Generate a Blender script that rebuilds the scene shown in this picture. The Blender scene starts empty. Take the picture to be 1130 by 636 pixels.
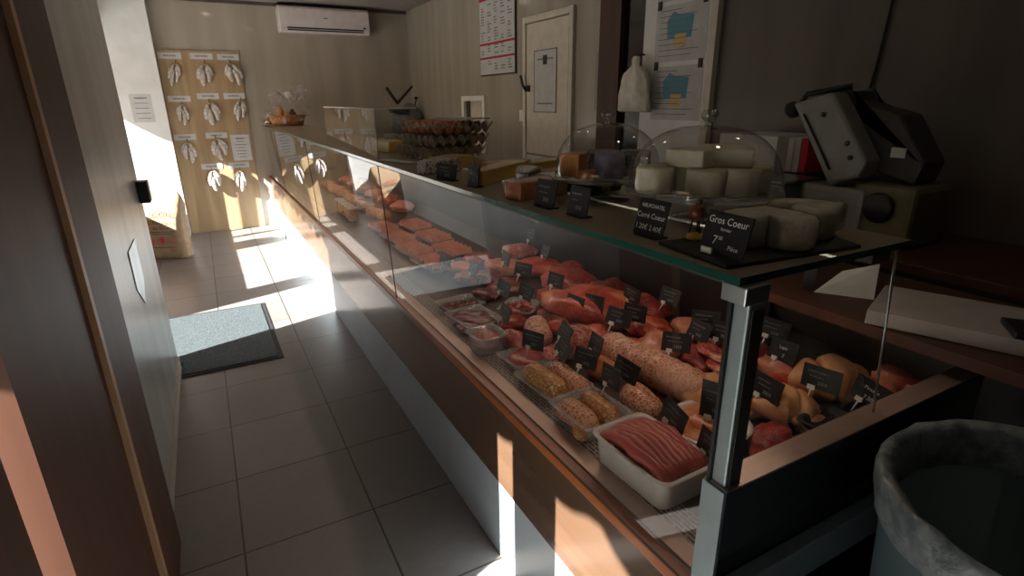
import bpy, bmesh, math, random
from mathutils import Vector, Matrix, noise
random.seed(7)
PI = math.pi
scene = bpy.context.scene
C = scene.collection

# ------------------------------------------------------------------ helpers
def srgb(r, g, b):
    def f(c):
        c /= 255.0
        return c / 12.92 if c <= .04045 else ((c + .055) / 1.055) ** 2.4
    return (f(r), f(g), f(b), 1)

class MB:
    """collects shapes into one bmesh"""
    def __init__(s):
        s.bm = bmesh.new()
    def quad(s, pts, mi=0):
        f = s.bm.faces.new([s.bm.verts.new(p) for p in pts]); f.material_index = mi; return s
    def box(s, a, b, mi=0, M=None):
        x0, y0, z0 = a; x1, y1, z1 = b
        P = [(x0,y0,z0),(x1,y0,z0),(x1,y1,z0),(x0,y1,z0),(x0,y0,z1),(x1,y0,z1),(x1,y1,z1),(x0,y1,z1)]
        v = [s.bm.verts.new(M @ Vector(p) if M else p) for p in P]
        for q in ((0,3,2,1),(4,5,6,7),(0,1,5,4),(1,2,6,5),(2,3,7,6),(3,0,4,7)):
            f = s.bm.faces.new([v[i] for i in q]); f.material_index = mi
        return s
    def cbox(s, c, d, rz=0, mi=0, tilt=None):
        M = Matrix.Translation(c) @ Matrix.Rotation(rz, 4, 'Z')
        if tilt: M = M @ Matrix.Rotation(tilt[1], 4, tilt[0])
        return s.box((-d[0]/2,-d[1]/2,-d[2]/2), (d[0]/2,d[1]/2,d[2]/2), mi, M)
    def prism(s, poly, z0, z1, mi=0, M=None):
        lo = [s.bm.verts.new((M @ Vector((x,y,z0))) if M else (x,y,z0)) for x, y in poly]
        hi = [s.bm.verts.new((M @ Vector((x,y,z1))) if M else (x,y,z1)) for x, y in poly]
        n = len(poly)
        s.bm.faces.new(lo[::-1]).material_index = mi; s.bm.faces.new(hi).material_index = mi
        for i in range(n):
            f = s.bm.faces.new((lo[i], lo[(i+1)%n], hi[(i+1)%n], hi[i])); f.material_index = mi
        return s
    def tube(s, pts, r, n=8, mi=0, caps=True):
        pts = [Vector(p) for p in pts]
        rs = r if isinstance(r, (list, tuple)) else [r]*len(pts)
        rings = []; prev = None
        for i, p in enumerate(pts):
            t = (pts[min(i+1,len(pts)-1)] - pts[max(i-1,0)]).normalized()
            if prev is None:
                a = t.orthogonal().normalized()
            else:
                a = (prev - t*prev.dot(t))
                a = a.normalized() if a.length > 1e-6 else t.orthogonal().normalized()
            prev = a; b = t.cross(a)
            rings.append([s.bm.verts.new(p + (a*math.cos(2*PI*k/n) + b*math.sin(2*PI*k/n))*rs[i]) for k in range(n)])
        for i in range(len(rings)-1):
            for k in range(n):
                f = s.bm.faces.new((rings[i][k], rings[i][(k+1)%n], rings[i+1][(k+1)%n], rings[i+1][k])); f.material_index = mi; f.smooth = True
        if caps:
            s.bm.faces.new(rings[0][::-1]).material_index = mi; s.bm.faces.new(rings[-1]).material_index = mi
        return s
    def lathe(s, prof, c=(0,0,0), n=32, mi=0, M=None):
        c = Vector(c); rings = []
        for r, z in prof:
            if r < 1e-5:
                p = Vector((0,0,z)); p = (M @ p if M else p) + c
                rings.append([s.bm.verts.new(p)])
            else:
                L = []
                for k in range(n):
                    p = Vector((r*math.cos(2*PI*k/n), r*math.sin(2*PI*k/n), z)); p = (M @ p if M else p) + c
                    L.append(s.bm.verts.new(p))
                rings.append(L)
        for A, B in zip(rings, rings[1:]):
            for k in range(n):
                a0, a1 = A[k % len(A)], A[(k+1) % len(A)]; b0, b1 = B[k % len(B)], B[(k+1) % len(B)]
                q = [a0]
                for v in (a1, b1, b0):
                    if v not in q: q.append(v)
                if len(q) > 2:
                    try:
                        f = s.bm.faces.new(q); f.material_index = mi; f.smooth = True
                    except ValueError: pass
        return s
    def blob(s, c, d, amp=.15, freq=1.5, seed=0, sub=3, flat=True, rz=0, mi=0):
        r = bmesh.ops.create_icosphere(s.bm, subdivisions=sub, radius=1)
        o = Vector((seed*7.3, seed*3.1, seed*1.7)); cz, sz = math.cos(rz), math.sin(rz)
        for v in r['verts']:
            k = 1 + amp*noise.noise(v.co*freq + o) + amp*.5*noise.noise(v.co*freq*2.7 + o)
            p = v.co*k
            if flat and p.z < -.55: p.z = -.55 + (p.z+.55)*.1
            x, y, z = p.x*d[0]/2, p.y*d[1]/2, p.z*d[2]/2
            v.co = Vector((c[0] + x*cz - y*sz, c[1] + x*sz + y*cz, c[2] + z))
        for v in r['verts']:
            for f in v.link_faces: f.smooth = True; f.material_index = mi
        return s
    def build(s, name, mats, parent=None, bevel=0, seg=2, smooth=False, loc=None, rz=0):
        me = bpy.data.meshes.new(name)
        bmesh.ops.recalc_face_normals(s.bm, faces=s.bm.faces)
        s.bm.to_mesh(me); s.bm.free()
        for m in (mats if isinstance(mats, (list, tuple)) else [mats]): me.materials.append(m)
        if smooth:
            for p in me.polygons: p.use_smooth = True
        o = bpy.data.objects.new(name, me); C.objects.link(o)
        if parent: o.parent = parent
        if loc: o.location = loc
        if rz: o.rotation_euler.z = rz
        if bevel:
            b = o.modifiers.new('bevel', 'BEVEL'); b.width = bevel; b.segments = seg; b.limit_method = 'ANGLE'; b.angle_limit = .6
        return o

def tag(o, label, cat, group=None, kind=None):
    if label: o['label'] = label
    if cat: o['category'] = cat
    if group: o['group'] = group
    if kind: o['kind'] = kind
    return o
def thing(name, label, cat, loc=(0,0,0), rz=0, group=None):
    o = bpy.data.objects.new(name, None); C.objects.link(o); o.empty_display_size = .05
    o.location = loc; o.rotation_euler = (0,0,rz)
    return tag(o, label, cat, group)
def struct(o):
    o['kind'] = 'structure'; return o
def copy_tree(o, parent=None):
    c = o.copy(); C.objects.link(c)
    if parent: c.parent = parent
    for ch in list(o.children): copy_tree(ch, c)
    return c

# ------------------------------------------------------------------ materials
class NT:
    def __init__(s, name):
        s.m = bpy.data.materials.new(name); s.m.use_nodes = True
        s.t = s.m.node_tree; s.n = s.t.nodes; s.n.clear()
        s.out = s.n.new('ShaderNodeOutputMaterial')
    def new(s, t, **k):
        n = s.n.new('ShaderNode'+t)
        for a, b in k.items(): setattr(n, a, b)
        return n
    def ln(s, a, b): s.t.links.new(a, b)
    def math(s, op, a, b=None, c=None):
        n = s.new('Math', operation=op)
        for i, v in enumerate((a, b, c)):
            if v is None: continue
            if isinstance(v, (int, float)): n.inputs[i].default_value = v
            else: s.ln(v, n.inputs[i])
        return n.outputs[0]
    def coord(s, scale=(1,1,1), kind='Object', rot=(0,0,0)):
        tc = s.new('TexCoord'); mp = s.new('Mapping')
        mp.inputs['Scale'].default_value = scale; mp.inputs['Rotation'].default_value = rot
        s.ln(tc.outputs[kind], mp.inputs['Vector']); return mp.outputs['Vector']
    def ramp(s, fac, stops, mode='LINEAR'):
        r = s.new('ValToRGB'); e = r.color_ramp.elements; r.color_ramp.interpolation = mode
        while len(e) < len(stops): e.new(.5)
        for i, (p, c) in enumerate(stops): e[i].position = p; e[i].color = c
        s.ln(fac, r.inputs['Fac']); return r.outputs['Color']
    def principled(s, col, rough=.5, metal=0, spec=.5, coat=0, bump=None, bs=.3, emis=None, es=0):
        p = s.new('BsdfPrincipled')
        if isinstance(col, tuple): p.inputs['Base Color'].default_value = col
        else: s.ln(col, p.inputs['Base Color'])
        if isinstance(rough, (int, float)): p.inputs['Roughness'].default_value = rough
        else: s.ln(rough, p.inputs['Roughness'])
        p.inputs['Metallic'].default_value = metal
        p.inputs['Specular IOR Level'].default_value = spec
        p.inputs['Coat Weight'].default_value = coat; p.inputs['Coat Roughness'].default_value = .08
        if emis: p.inputs['Emission Color'].default_value = emis; p.inputs['Emission Strength'].default_value = es
        if bump is not None:
            b = s.new('Bump'); b.inputs['Strength'].default_value = bs; b.inputs['Distance'].default_value = .01
            s.ln(bump, b.inputs['Height']); s.ln(b.outputs['Normal'], p.inputs['Normal'])
        s.ln(p.outputs[0], s.out.inputs['Surface']); return s.m

def m_noise(name, c1, c2, scale=8, rough=.5, metal=0, stretch=(1,1,1), bs=.1, coat=0, spec=.5, lo=.35, hi=.65, detail=4):
    t = NT(name); v = t.coord(stretch)
    n = t.new('TexNoise'); n.inputs['Scale'].default_value = scale; n.inputs['Detail'].default_value = detail
    t.ln(v, n.inputs['Vector'])
    col = t.ramp(n.outputs['Fac'], [(lo, c1), (hi, c2)])
    return t.principled(col, rough, metal, spec, coat, n.outputs['Fac'], bs)
def m_plain(name, c, rough=.5, metal=0, coat=0, spec=.5):
    return m_noise(name, c, tuple(min(1, x*1.12) for x in c[:3])+(1,), 14, rough, metal, bs=.02, coat=coat, spec=spec)
def m_meat(name, c1, c2, c3, scale=14, rough=.38, stretch=(1,1,1), net=None, netscale=40, coat=.25, fat=.4):
    t = NT(name); v = t.coord(stretch)
    n = t.new('TexNoise'); n.inputs['Scale'].default_value = scale; n.inputs['Detail'].default_value = 5; n.inputs['Distortion'].default_value = .8
    t.ln(v, n.inputs['Vector'])
    col = t.ramp(n.outputs['Fac'], [(.36, c1), (.5, c2), (.64, c3)])
    h = n.outputs['Fac']
    n3 = t.new('TexNoise'); n3.inputs['Scale'].default_value = scale*2.2; n3.inputs['Detail'].default_value = 3; n3.inputs['Distortion'].default_value = 2.2
    t.ln(v, n3.inputs['Vector'])
    st = t.math('ABSOLUTE', t.math('SUBTRACT', n3.outputs['Fac'], .5))
    ff = t.ramp(st, [(.0, (fat,fat,fat,1)), (.035, (0,0,0,1))])
    m3 = t.new('Mix', data_type='RGBA'); t.ln(ff, m3.inputs['Factor']); t.ln(col, m3.inputs['A']); m3.inputs['B'].default_value = srgb(232,196,170)
    col = m3.outputs['Result']
    if net:
        w = t.new('TexVoronoi', feature='DISTANCE_TO_EDGE'); w.inputs['Scale'].default_value = netscale
        t.ln(v, w.inputs['Vector'])
        f = t.ramp(w.outputs['Distance'], [(.06, (1,1,1,1)), (.16, (0,0,0,1))])
        mx = t.new('Mix', data_type='RGBA'); t.ln(f, mx.inputs['Factor']); t.ln(col, mx.inputs['A']); mx.inputs['B'].default_value = net
        col = mx.outputs['Result']; h = f
    return t.principled(col, rough, 0, .5, coat, h, .35)
def m_wood(name, c1, c2, axis='Z', scale=3, rough=.35, coat=0):
    st = {'X': (.12,1,1), 'Y': (1,.12,1), 'Z': (1,1,.07)}[axis]
    t = NT(name); v = t.coord(st)
    n = t.new('TexNoise'); n.inputs['Scale'].default_value = scale*4; n.inputs['Detail'].default_value = 6; n.inputs['Distortion'].default_value = .6
    t.ln(v, n.inputs['Vector'])
    col = t.ramp(n.outputs['Fac'], [(.3, c1), (.7, c2)])
    return t.principled(col, rough, 0, .5, coat, n.outputs['Fac'], .06)
def m_glass(name, tint=(.93,.97,.95,1), r0=.045, rough=0.0, gain=1.0, milk=0, mc=(.85,.85,.85,1)):
    """thin sheet: Schlick mix of clear transmission and mirror reflection (same for every ray)"""
    t = NT(name); g = t.new('NewGeometry')
    d = t.new('VectorMath', operation='DOT_PRODUCT'); t.ln(g.outputs['Incoming'], d.inputs[0]); t.ln(g.outputs['Normal'], d.inputs[1])
    a = t.math('ABSOLUTE', d.outputs['Value']); k = t.math('SUBTRACT', 1.0, a); k = t.math('POWER', k, 5.0)
    f = t.math('MULTIPLY_ADD', k, (1-r0)*gain, r0)
    tr = t.new('BsdfTransparent'); tr.inputs['Color'].default_value = tint
    gl = t.new('BsdfGlossy'); gl.inputs['Roughness'].default_value = rough
    mx = t.new('MixShader'); t.ln(f, mx.inputs[0]); t.ln(tr.outputs[0], mx.inputs[1]); t.ln(gl.outputs[0], mx.inputs[2])
    last = mx.outputs[0]
    if milk:
        df = t.new('BsdfDiffuse'); df.inputs['Color'].default_value = mc
        m2 = t.new('MixShader'); m2.inputs[0].default_value = milk; t.ln(last, m2.inputs[1]); t.ln(df.outputs[0], m2.inputs[2]); last = m2.outputs[0]
    t.ln(last, t.out.inputs['Surface']); return t.m
def m_film(name):
    """crinkled clear wrapping"""
    t = NT(name); v = t.coord(); n = t.new('TexNoise'); n.inputs['Scale'].default_value = 45; t.ln(v, n.inputs['Vector'])
    b = t.new('Bump'); b.inputs['Strength'].default_value = .9; b.inputs['Distance'].default_value = .02; t.ln(n.outputs['Fac'], b.inputs['Height'])
    tr = t.new('BsdfTransparent'); tr.inputs['Color'].default_value = (.97,.97,.97,1)
    gl = t.new('BsdfGlossy'); gl.inputs['Roughness'].default_value = .12; t.ln(b.outputs['Normal'], gl.inputs['Normal'])
    mx = t.new('MixShader'); mx.inputs[0].default_value = .15
    t.ln(tr.outputs[0], mx.inputs[1]); t.ln(gl.outputs[0], mx.inputs[2]); t.ln(mx.outputs[0], t.out.inputs['Surface']); return t.m
def m_emit(name, c, s):
    t = NT(name); e = t.new('Emission'); e.inputs['Color'].default_value = c; e.inputs['Strength'].default_value = s
    t.ln(e.outputs[0], t.out.inputs['Surface']); return t.m

TILE, TX, TY = .45, -.1034, .4274
def m_tiles():
    t = NT('floor tiles'); tc = t.new('TexCoord'); sp = t.new('SeparateXYZ'); t.ln(tc.outputs['Object'], sp.inputs[0])
    def edge(o, off):
        u = t.math('DIVIDE', t.math('SUBTRACT', o, off), TILE); f = t.math('FRACT', u)
        d = t.math('ABSOLUTE', t.math('SUBTRACT', f, .5)); return t.math('GREATER_THAN', d, .5 - .0035/TILE), t.math('FLOOR', u)
    ex, ix = edge(sp.outputs['X'], TX); ey, iy = edge(sp.outputs['Y'], TY)
    e = t.math('MAXIMUM', ex, ey)
    cb = t.new('CombineXYZ'); t.ln(ix, cb.inputs[0]); t.ln(iy, cb.inputs[1])
    wn = t.new('TexWhiteNoise'); t.ln(cb.outputs[0], wn.inputs['Vector'])
    n = t.new('TexNoise'); n.inputs['Scale'].default_value = 30; n.inputs['Detail'].default_value = 6; t.ln(tc.outputs['Object'], n.inputs['Vector'])
    n2 = t.new('TexNoise'); n2.inputs['Scale'].default_value = 3; n2.inputs['Detail'].default_value = 3; t.ln(tc.outputs['Object'], n2.inputs['Vector'])
    v = t.math('ADD', t.math('MULTIPLY', wn.outputs['Value'], .25), t.math('ADD', t.math('MULTIPLY', n.outputs['Fac'], .35), t.math('MULTIPLY', n2.outputs['Fac'], .4)))
    col = t.ramp(v, [(.2, srgb(116,111,108)), (.8, srgb(138,133,130))])
    mx = t.new('Mix', data_type='RGBA'); t.ln(e, mx.inputs['Factor']); t.ln(col, mx.inputs['A']); mx.inputs['B'].default_value = srgb(62,56,52)
    r = t.math('MULTIPLY_ADD', n2.outputs['Fac'], .16, .30)
    return t.principled(mx.outputs['Result'], r, 0, .5, 0, t.math('SUBTRACT', 1, e), .25)
def m_grille():
    t = NT('slotted vent steel'); tc = t.new('TexCoord'); b = t.new('TexBrick')
    mp = t.new('Mapping'); mp.inputs['Rotation'].default_value = (0,0,PI/2); t.ln(tc.outputs['Object'], mp.inputs['Vector']); t.ln(mp.outputs[0], b.inputs['Vector'])
    b.inputs['Scale'].default_value = 1; b.inputs['Brick Width'].default_value = .034; b.inputs['Row Height'].default_value = .0105; b.inputs['Mortar Size'].default_value = .0028; b.inputs['Mortar Smooth'].default_value = .1
    b.inputs['Color1'].default_value = srgb(30,24,22); b.inputs['Color2'].default_value = srgb(40,32,28); b.inputs['Mortar'].default_value = srgb(176,158,146)
    return t.principled(b.outputs['Color'], .4, 0)

MAT = {}
MAT['tiles'] = m_tiles()
MAT['wallback'] = m_noise('pale streaked wall panel', srgb(170,160,146), srgb(182,172,158), 5, .07, stretch=(1,1,.12), bs=.01)
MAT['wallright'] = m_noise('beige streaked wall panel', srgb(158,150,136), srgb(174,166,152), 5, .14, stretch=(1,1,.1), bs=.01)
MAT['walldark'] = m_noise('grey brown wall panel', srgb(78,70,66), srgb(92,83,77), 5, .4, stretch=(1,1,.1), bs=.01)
MAT['ceiling'] = m_plain('ceiling paint', srgb(160,154,146), .8)
MAT['partition'] = m_noise('streaked grey laminate', srgb(158,157,154), srgb(186,185,182), 6, .28, stretch=(1,1,.08), bs=.03)
MAT['alcove'] = m_noise('white alcove paint', srgb(222,224,222), srgb(232,234,232), 5, .4, bs=.01)
MAT['base'] = m_plain('pale skirting', srgb(176,166,154), .5)
MAT['darkwood'] = m_wood('dark brown wood', srgb(58,31,17), srgb(82,46,26), 'Z', 3, .55)
MAT['stripe'] = m_plain('pale wood stripe', srgb(168,132,98), .5)
MAT['oak'] = m_wood('light oak board', srgb(158,132,100), srgb(188,162,126), 'Z', 3, .3)
MAT['railwood'] = m_wood('orange brown wood edging', srgb(150,84,44), srgb(178,104,58), 'Y', 3, .3, .2)
MAT['frontwood'] = m_wood('counter front wood laminate', srgb(84,63,48), srgb(104,80,61), 'Y', 2, .22, .3)
MAT['plinth'] = m_noise('pale grey plinth laminate', srgb(172,186,194), srgb(184,198,206), 4, .3, bs=.01)
MAT['steel'] = m_noise('brushed steel', srgb(150,158,160), srgb(176,184,186), 6, .32, .85, stretch=(1,1,.1), bs=.02)
MAT['alu'] = m_plain('grey blue aluminium', srgb(140,156,160), .42, .5)
MAT['ledge'] = m_plain('warm steel ledge', srgb(176,150,136), .35, .5)
MAT['grille'] = m_grille()
MAT['black'] = m_plain('black plastic', srgb(22,22,24), .45)
MAT['blackgloss'] = m_plain('black glossy panel', srgb(20,18,17), .15)
MAT['deck'] = m_noise('case floor steel', srgb(66,48,42), srgb(84,62,54), 8, .4, .3)
MAT['glass'] = m_glass('case glass', (.96,.985,.975,1), .115, 0, 1.0)
MAT['topglass'] = m_glass('top shelf glass', (.80,.87,.84,1), .06, .0, 1.0, .62, srgb(178,164,144))
MAT['glassedge'] = m_plain('green glass edge', srgb(26,72,62), .12)
MAT['dome'] = m_glass('dome glass', (.95,.96,.95,1), .10, 0, 1.0)
MAT['knobglass'] = m_glass('thick knob glass', (.80,.82,.80,1), .16, 0, 1.0)
MAT['clearplastic'] = m_glass('clear plastic tray', (.95,.95,.95,1), .08, .05, 1, .22)
MAT['film'] = m_film('cellophane')
MAT['white'] = m_plain('white plastic', srgb(226,222,216), .35)
MAT['whiteenamel'] = m_plain('white ceramic tray', srgb(218,212,206), .2, coat=.4)
MAT['paper'] = m_plain('white paper', srgb(196,196,194), .8)
MAT['greyprint'] = m_plain('grey print', srgb(120,120,122), .8)
MAT['darkprint'] = m_plain('dark print', srgb(52,50,52), .8)
MAT['redprint'] = m_plain('red print', srgb(176,34,48), .7)
MAT['blueprint'] = m_plain('blue map print', srgb(96,150,170), .8)
MAT['yellowprint'] = m_plain('yellow map print', srgb(214,180,120), .8)
MAT['kraft'] = m_noise('kraft paper sack', srgb(140,116,88), srgb(160,134,104), 16, .8, bs=.5)
MAT['chalk'] = m_plain('chalk white lettering', srgb(232,230,226), .8)
MAT['mat'] = m_noise('speckled grey carpet', srgb(50,58,61), srgb(92,103,107), 220, .95, bs=.8, lo=.4, hi=.6)
MAT['matedge'] = m_plain('black rubber edging', srgb(30,32,34), .8)
MAT['sausage'] = m_noise('white dried sausage skin', srgb(176,164,154), srgb(222,216,210), 40, .65, bs=.15)
MAT['string'] = m_plain('cotton string', srgb(200,186,166), .8)
MAT['egg'] = m_noise('brown eggshell', srgb(184,104,62), srgb(206,128,84), 30, .45, bs=.02)
MAT['eggtray'] = m_noise('grey moulded pulp', srgb(186,174,158), srgb(204,192,176), 60, .9, bs=.5)
MAT['slate'] = m_noise('black slate', srgb(26,26,28), srgb(44,44,46), 20, .6, bs=.3)
MAT['rind'] = m_noise('white cheese rind', srgb(226,216,192), srgb(242,234,214), 26, .6, bs=.4)
MAT['cheeseyellow'] = m_noise('yellow cheese', srgb(232,184,60), srgb(244,206,92), 12, .35, coat=.5)
MAT['cheeseorange'] = m_noise('orange cheese', srgb(214,132,50), srgb(230,158,76), 12, .35, coat=.5)
MAT['cheeselilac'] = m_noise('lilac grey cheese rind', srgb(128,116,150), srgb(160,150,176), 40, .7, bs=.5)
MAT['cheesegrey'] = m_noise('speckled grey cheese rind', srgb(90,86,82), srgb(176,170,160), 70, .7, bs=.5)
MAT['wrapdark'] = m_noise('blue grey film wrap', srgb(58,58,66), srgb(98,98,110), 12, .2, coat=.6, bs=.4)
MAT['crust'] = m_noise('orange crust', srgb(176,98,50), srgb(204,146,100), 12, .45, coat=.3, bs=.3)
MAT['bagplastic'] = m_noise('white carrier bag plastic', srgb(206,202,190), srgb(228,224,212), 20, .4, bs=.5, coat=.2)
MAT['machine'] = m_plain('grey machine enamel', srgb(126,126,122), .4, .2)
MAT['machinedark'] = m_plain('dark machine panel', srgb(52,50,46), .45)
MAT['olive'] = m_plain('olive grey casing', srgb(96,92,66), .5)
MAT['bin'] = m_plain('blue grey bin plastic', srgb(84,102,108), .5)
MAT['binliner'] = m_noise('bin liner plastic', srgb(92,104,108), srgb(140,150,152), 30, .3, bs=.8)
MAT['acwhite'] = m_plain('air conditioner white', srgb(226,216,214), .25, coat=.3)
MAT['doorwhite'] = m_plain('off white door', srgb(206,198,182), .4)
MAT['pave'] = m_noise('pale pavement', srgb(160,156,150), srgb(178,174,168), 6, .9)
MAT['awning'] = m_noise('awning cloth', srgb(120,40,36), srgb(134,48,42), 20, .9)
MAT['lamp'] = m_emit('warm case lamp', (1.0,.76,.60,1), 9)
MAT['spot'] = m_emit('downlight glow', (1.0,.84,.60,1), 25)
# meats
MAT['pinkmeat'] = m_meat('pink sausage meat', srgb(168,66,60), srgb(190,86,74), srgb(206,112,92), 9, stretch=(1,.25,1), fat=0.06)
MAT['redmeat'] = m_meat('red beef', srgb(120,18,20), srgb(164,34,30), srgb(190,70,54), 12, fat=0.28)
MAT['darkmeat'] = m_meat('dark red beef', srgb(84,12,16), srgb(118,22,22), srgb(146,40,34), 12, fat=0.22)
MAT['marbled'] = m_meat('marbled beef', srgb(140,22,24), srgb(176,50,42), srgb(226,178,148), 16, fat=0.6)
MAT['orangemeat'] = m_meat('orange red raw leg', srgb(156,34,22), srgb(198,74,42), srgb(226,140,92), 9, fat=0.22)
MAT['pork'] = m_meat('pink pork', srgb(190,104,84), srgb(212,138,110), srgb(232,174,142), 9, fat=0.2)
MAT['netpork'] = m_meat('netted pork roast', srgb(190,96,78), srgb(210,128,104), srgb(226,160,132), 9, net=srgb(228,186,156), netscale=78, fat=0.1)
MAT['netred'] = m_meat('netted red roast', srgb(146,36,42), srgb(176,62,62), srgb(206,104,92), 9, net=srgb(206,130,112), netscale=62, fat=0.15)
MAT['netyellow'] = m_meat('golden crumbed roll', srgb(190,138,66), srgb(212,166,92), srgb(228,192,130), 22, net=srgb(176,104,60), netscale=70, fat=0.05)
MAT['lattice'] = m_meat('bacon lattice', srgb(168,58,46), srgb(188,84,62), srgb(206,118,84), 14, net=srgb(226,184,140), netscale=88, fat=0.15)
MAT['liver'] = m_meat('purple liver', srgb(96,40,48), srgb(126,66,70), srgb(170,116,112), 16, fat=0.12)
MAT['mince'] = m_meat('pink mince', srgb(176,92,80), srgb(196,124,106), srgb(214,158,138), 60, fat=0.15)
MAT['cutlet'] = m_meat('orange breaded cutlet', srgb(196,100,48), srgb(216,132,74), srgb(230,166,112), 16, fat=0.1)
MAT['skin'] = m_meat('poultry skin', srgb(206,138,88), srgb(220,162,112), srgb(232,186,140), 8, fat=0.0)
MAT['brownbits'] = m_meat('browned morsels', srgb(92,40,26), srgb(128,66,40), srgb(176,120,80), 40, fat=0.0)
MAT['ham'] = m_meat('pink ham slices', srgb(206,116,96), srgb(220,140,116), srgb(232,170,144), 6, stretch=(1,.3,1), fat=0.06)

# ------------------------------------------------------------------ setting
XR, YB, ZC = 2.574, 7.58, 2.58
struct(MB().box((-.80,-2.6,-.05), (2.75,7.75,0)).build('floor', MAT['tiles']))
struct(MB().box((-.85,-2.6,ZC), (2.75,7.75,ZC+.06)).build('ceiling', MAT['ceiling']))
struct(MB().box((-.30,YB,0), (2.75,YB+.1,ZC)).build('wall_back', MAT['wallback']))
struct(MB().box((-.85,7.42,0), (-.305,YB+.1,ZC)).build('wall_alcove', MAT['alcove']))
struct(MB().box((-.306,7.415,0), (-.298,YB,ZC)).build('trim_1', MAT['white']))
b = MB()
for a, c in (((XR,2.34,0),(XR+.1,YB,1.0)), ((XR,2.34,1.5),(XR+.1,YB,ZC)), ((XR,2.34,1.0),(XR+.1,5.31,1.5)), ((XR,5.82,1.0),(XR+.1,YB,1.5))): b.box(a, c)
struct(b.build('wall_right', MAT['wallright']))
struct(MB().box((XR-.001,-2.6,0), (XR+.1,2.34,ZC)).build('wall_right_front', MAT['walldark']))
struct(MB().box((-.85,-2.65,0), (2.75,-2.6,ZC)).build('wall_front', MAT['walldark']))
# left side: projecting partition, entrance alcove with its shop front
struct(MB().box((-.80,1.95,0), (-.335,3.52,ZC)).build('wall_left', MAT['partition']))
struct(MB().box((-.335,1.95,0), (-.327,3.52,.07)).build('baseboard_left', MAT['base']))
struct(MB().box((-.36,1.60,0), (-.298,1.95,ZC)).build('trim_2', MAT['darkwood'], bevel=.006))
struct(MB().box((-.355,1.568,0), (-.296,1.60,ZC)).build('trim_3', MAT['stripe']))
b = MB(); b.box((-.36,1.003,0), (-.31,1.568,ZC)); b.box((-.36,.665,0), (-.31,.888,ZC))
struct(b.build('trim_4', MAT['darkwood']))
b = MB(); b.box((-.36,-2.6,0), (-.33,.22,ZC)); b.box((-.36,.22,1.30), (-.33,1.003,ZC))  # unseen wall, header set low to cut skylight through the near opening
struct(b.build('wall_left_front', MAT['partition']))
b = MB()
b.box((-.82,4.32,0), (-.77,4.59,.86)); b.box((-.81,4.44,.86), (-.79,4.46,ZC)); b.box((-.82,4.59,0), (-.77,7.42,.54)); b.box((-.82,3.52,2.25), (-.77,7.42,ZC))
b.box((-.81,6.10,.54), (-.78,6.125,2.25)); b.box((-.81,6.72,.54), (-.78,6.80,2.25)); b.box((-.81,7.13,.54), (-.78,7.19,2.25))
struct(b.build('wall_shopfront', MAT['alcove']))
struct(MB().box((-8,-8,-.12), (-.80,16,-.06)).build('pavement', MAT['pave']))
b = MB()
N = 220
for i in range(N):
    y0 = -3 + 12*i/N; y1 = -3 + 12*(i+1)/N
    f = lambda y: 1.985 - .085*abs(math.sin(PI*(y-.02)/.34))**.7
    b.quad([(-1.7,y0,f(y0)),(-1.7,y1,f(y1)),(-1.7,y1,2.12),(-1.7,y0,2.12)])
aw = thing('shop_awning', 'dark red scalloped awning over the shop front outside', 'awning', (0,0,0))
b.build('valance', MAT['awning'], aw)
MB().quad([(-1.7,-3,2.12),(-1.7,9,2.12),(-.80,9,2.52),(-.80,-3,2.52)]).build('canopy', MAT['awning'], aw)

# door, hatch, pillar on the right wall
dr = MB()
dr.box((XR-.03,3.72,0), (XR+.0,3.77,2.14)); dr.box((XR-.03,4.43,0), (XR,4.48,2.14)); dr.box((XR-.03,3.77,2.09), (XR,4.43,2.14))
d1 = struct(dr.build('door_1', MAT['doorwhite'], bevel=.004))
MB().box((XR-.02,3.785,.02), (XR-.001,4.425,2.08)).build('door_leaf', MAT['doorwhite'], d1, bevel=.003)
MB().box((XR-.022,3.762,.3), (XR-.001,3.782,2.0)).build('door_gap', MAT['black'], d1)
h = MB(); h.box((XR-.05,4.36,1.55), (XR-.02,4.40,1.60)); h.tube([(XR-.05,4.38,1.56),(XR-.06,4.42,1.60),(XR-.065,4.45,1.68)], .012, 8)
h.build('door_handle', MAT['machinedark'], d1)
MB().box((XR-.035,4.43,1.26), (XR-.005,4.47,1.38)).build('strike_plate', MAT['white'], d1)
MB().box((XR-.023,3.79,1.02), (XR-.017,4.42,1.035)).build('kick_line', MAT['greyprint'], d1)
w = MB()
w.box((XR-.02,5.28,.96),(XR+.01,5.85,1.01)); w.box((XR-.02,5.28,1.48),(XR+.01,5.85,1.53)); w.box((XR-.02,5.28,1.01),(XR+.01,5.34,1.48)); w.box((XR-.02,5.79,1.01),(XR+.01,5.85,1.48))
w1 = struct(w.build('window_1', MAT['white']))
MB().box((XR+.09,5.20,.90),(XR+.12,5.95,1.60)).build('dark_backing', MAT['black'], w1)  # black sheet added behind the hatch: blocks sky and paints its dark inside
MB().box((XR+.06,5.52,1.01),(XR+.066,5.79,1.48)).build('sliding_panel', MAT['doorwhite'], w1)
struct(MB().box((XR-.05,3.14,0),(XR,3.365,ZC)).build('trim_5', MAT['darkwood']))
struct(MB().box((XR-.012,2.94,0),(XR,3.14,ZC)).build('recess_shade', MAT['blackgloss']))  # flat black strip stands in for the darkness of a wall recess
struct(MB().box((XR-.02,2.40,0),(XR,2.94,ZC)).build('trim_7', MAT['alcove']))
struct(MB().box((XR-.035,2.345,0),(XR,2.395,ZC)).build('trim_8', MAT['doorwhite']))
struct(MB().box((XR-.02,3.40,1.40),(XR,3.44,1.80)).build('trim_9', MAT['machine'], bevel=.006))
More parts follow.
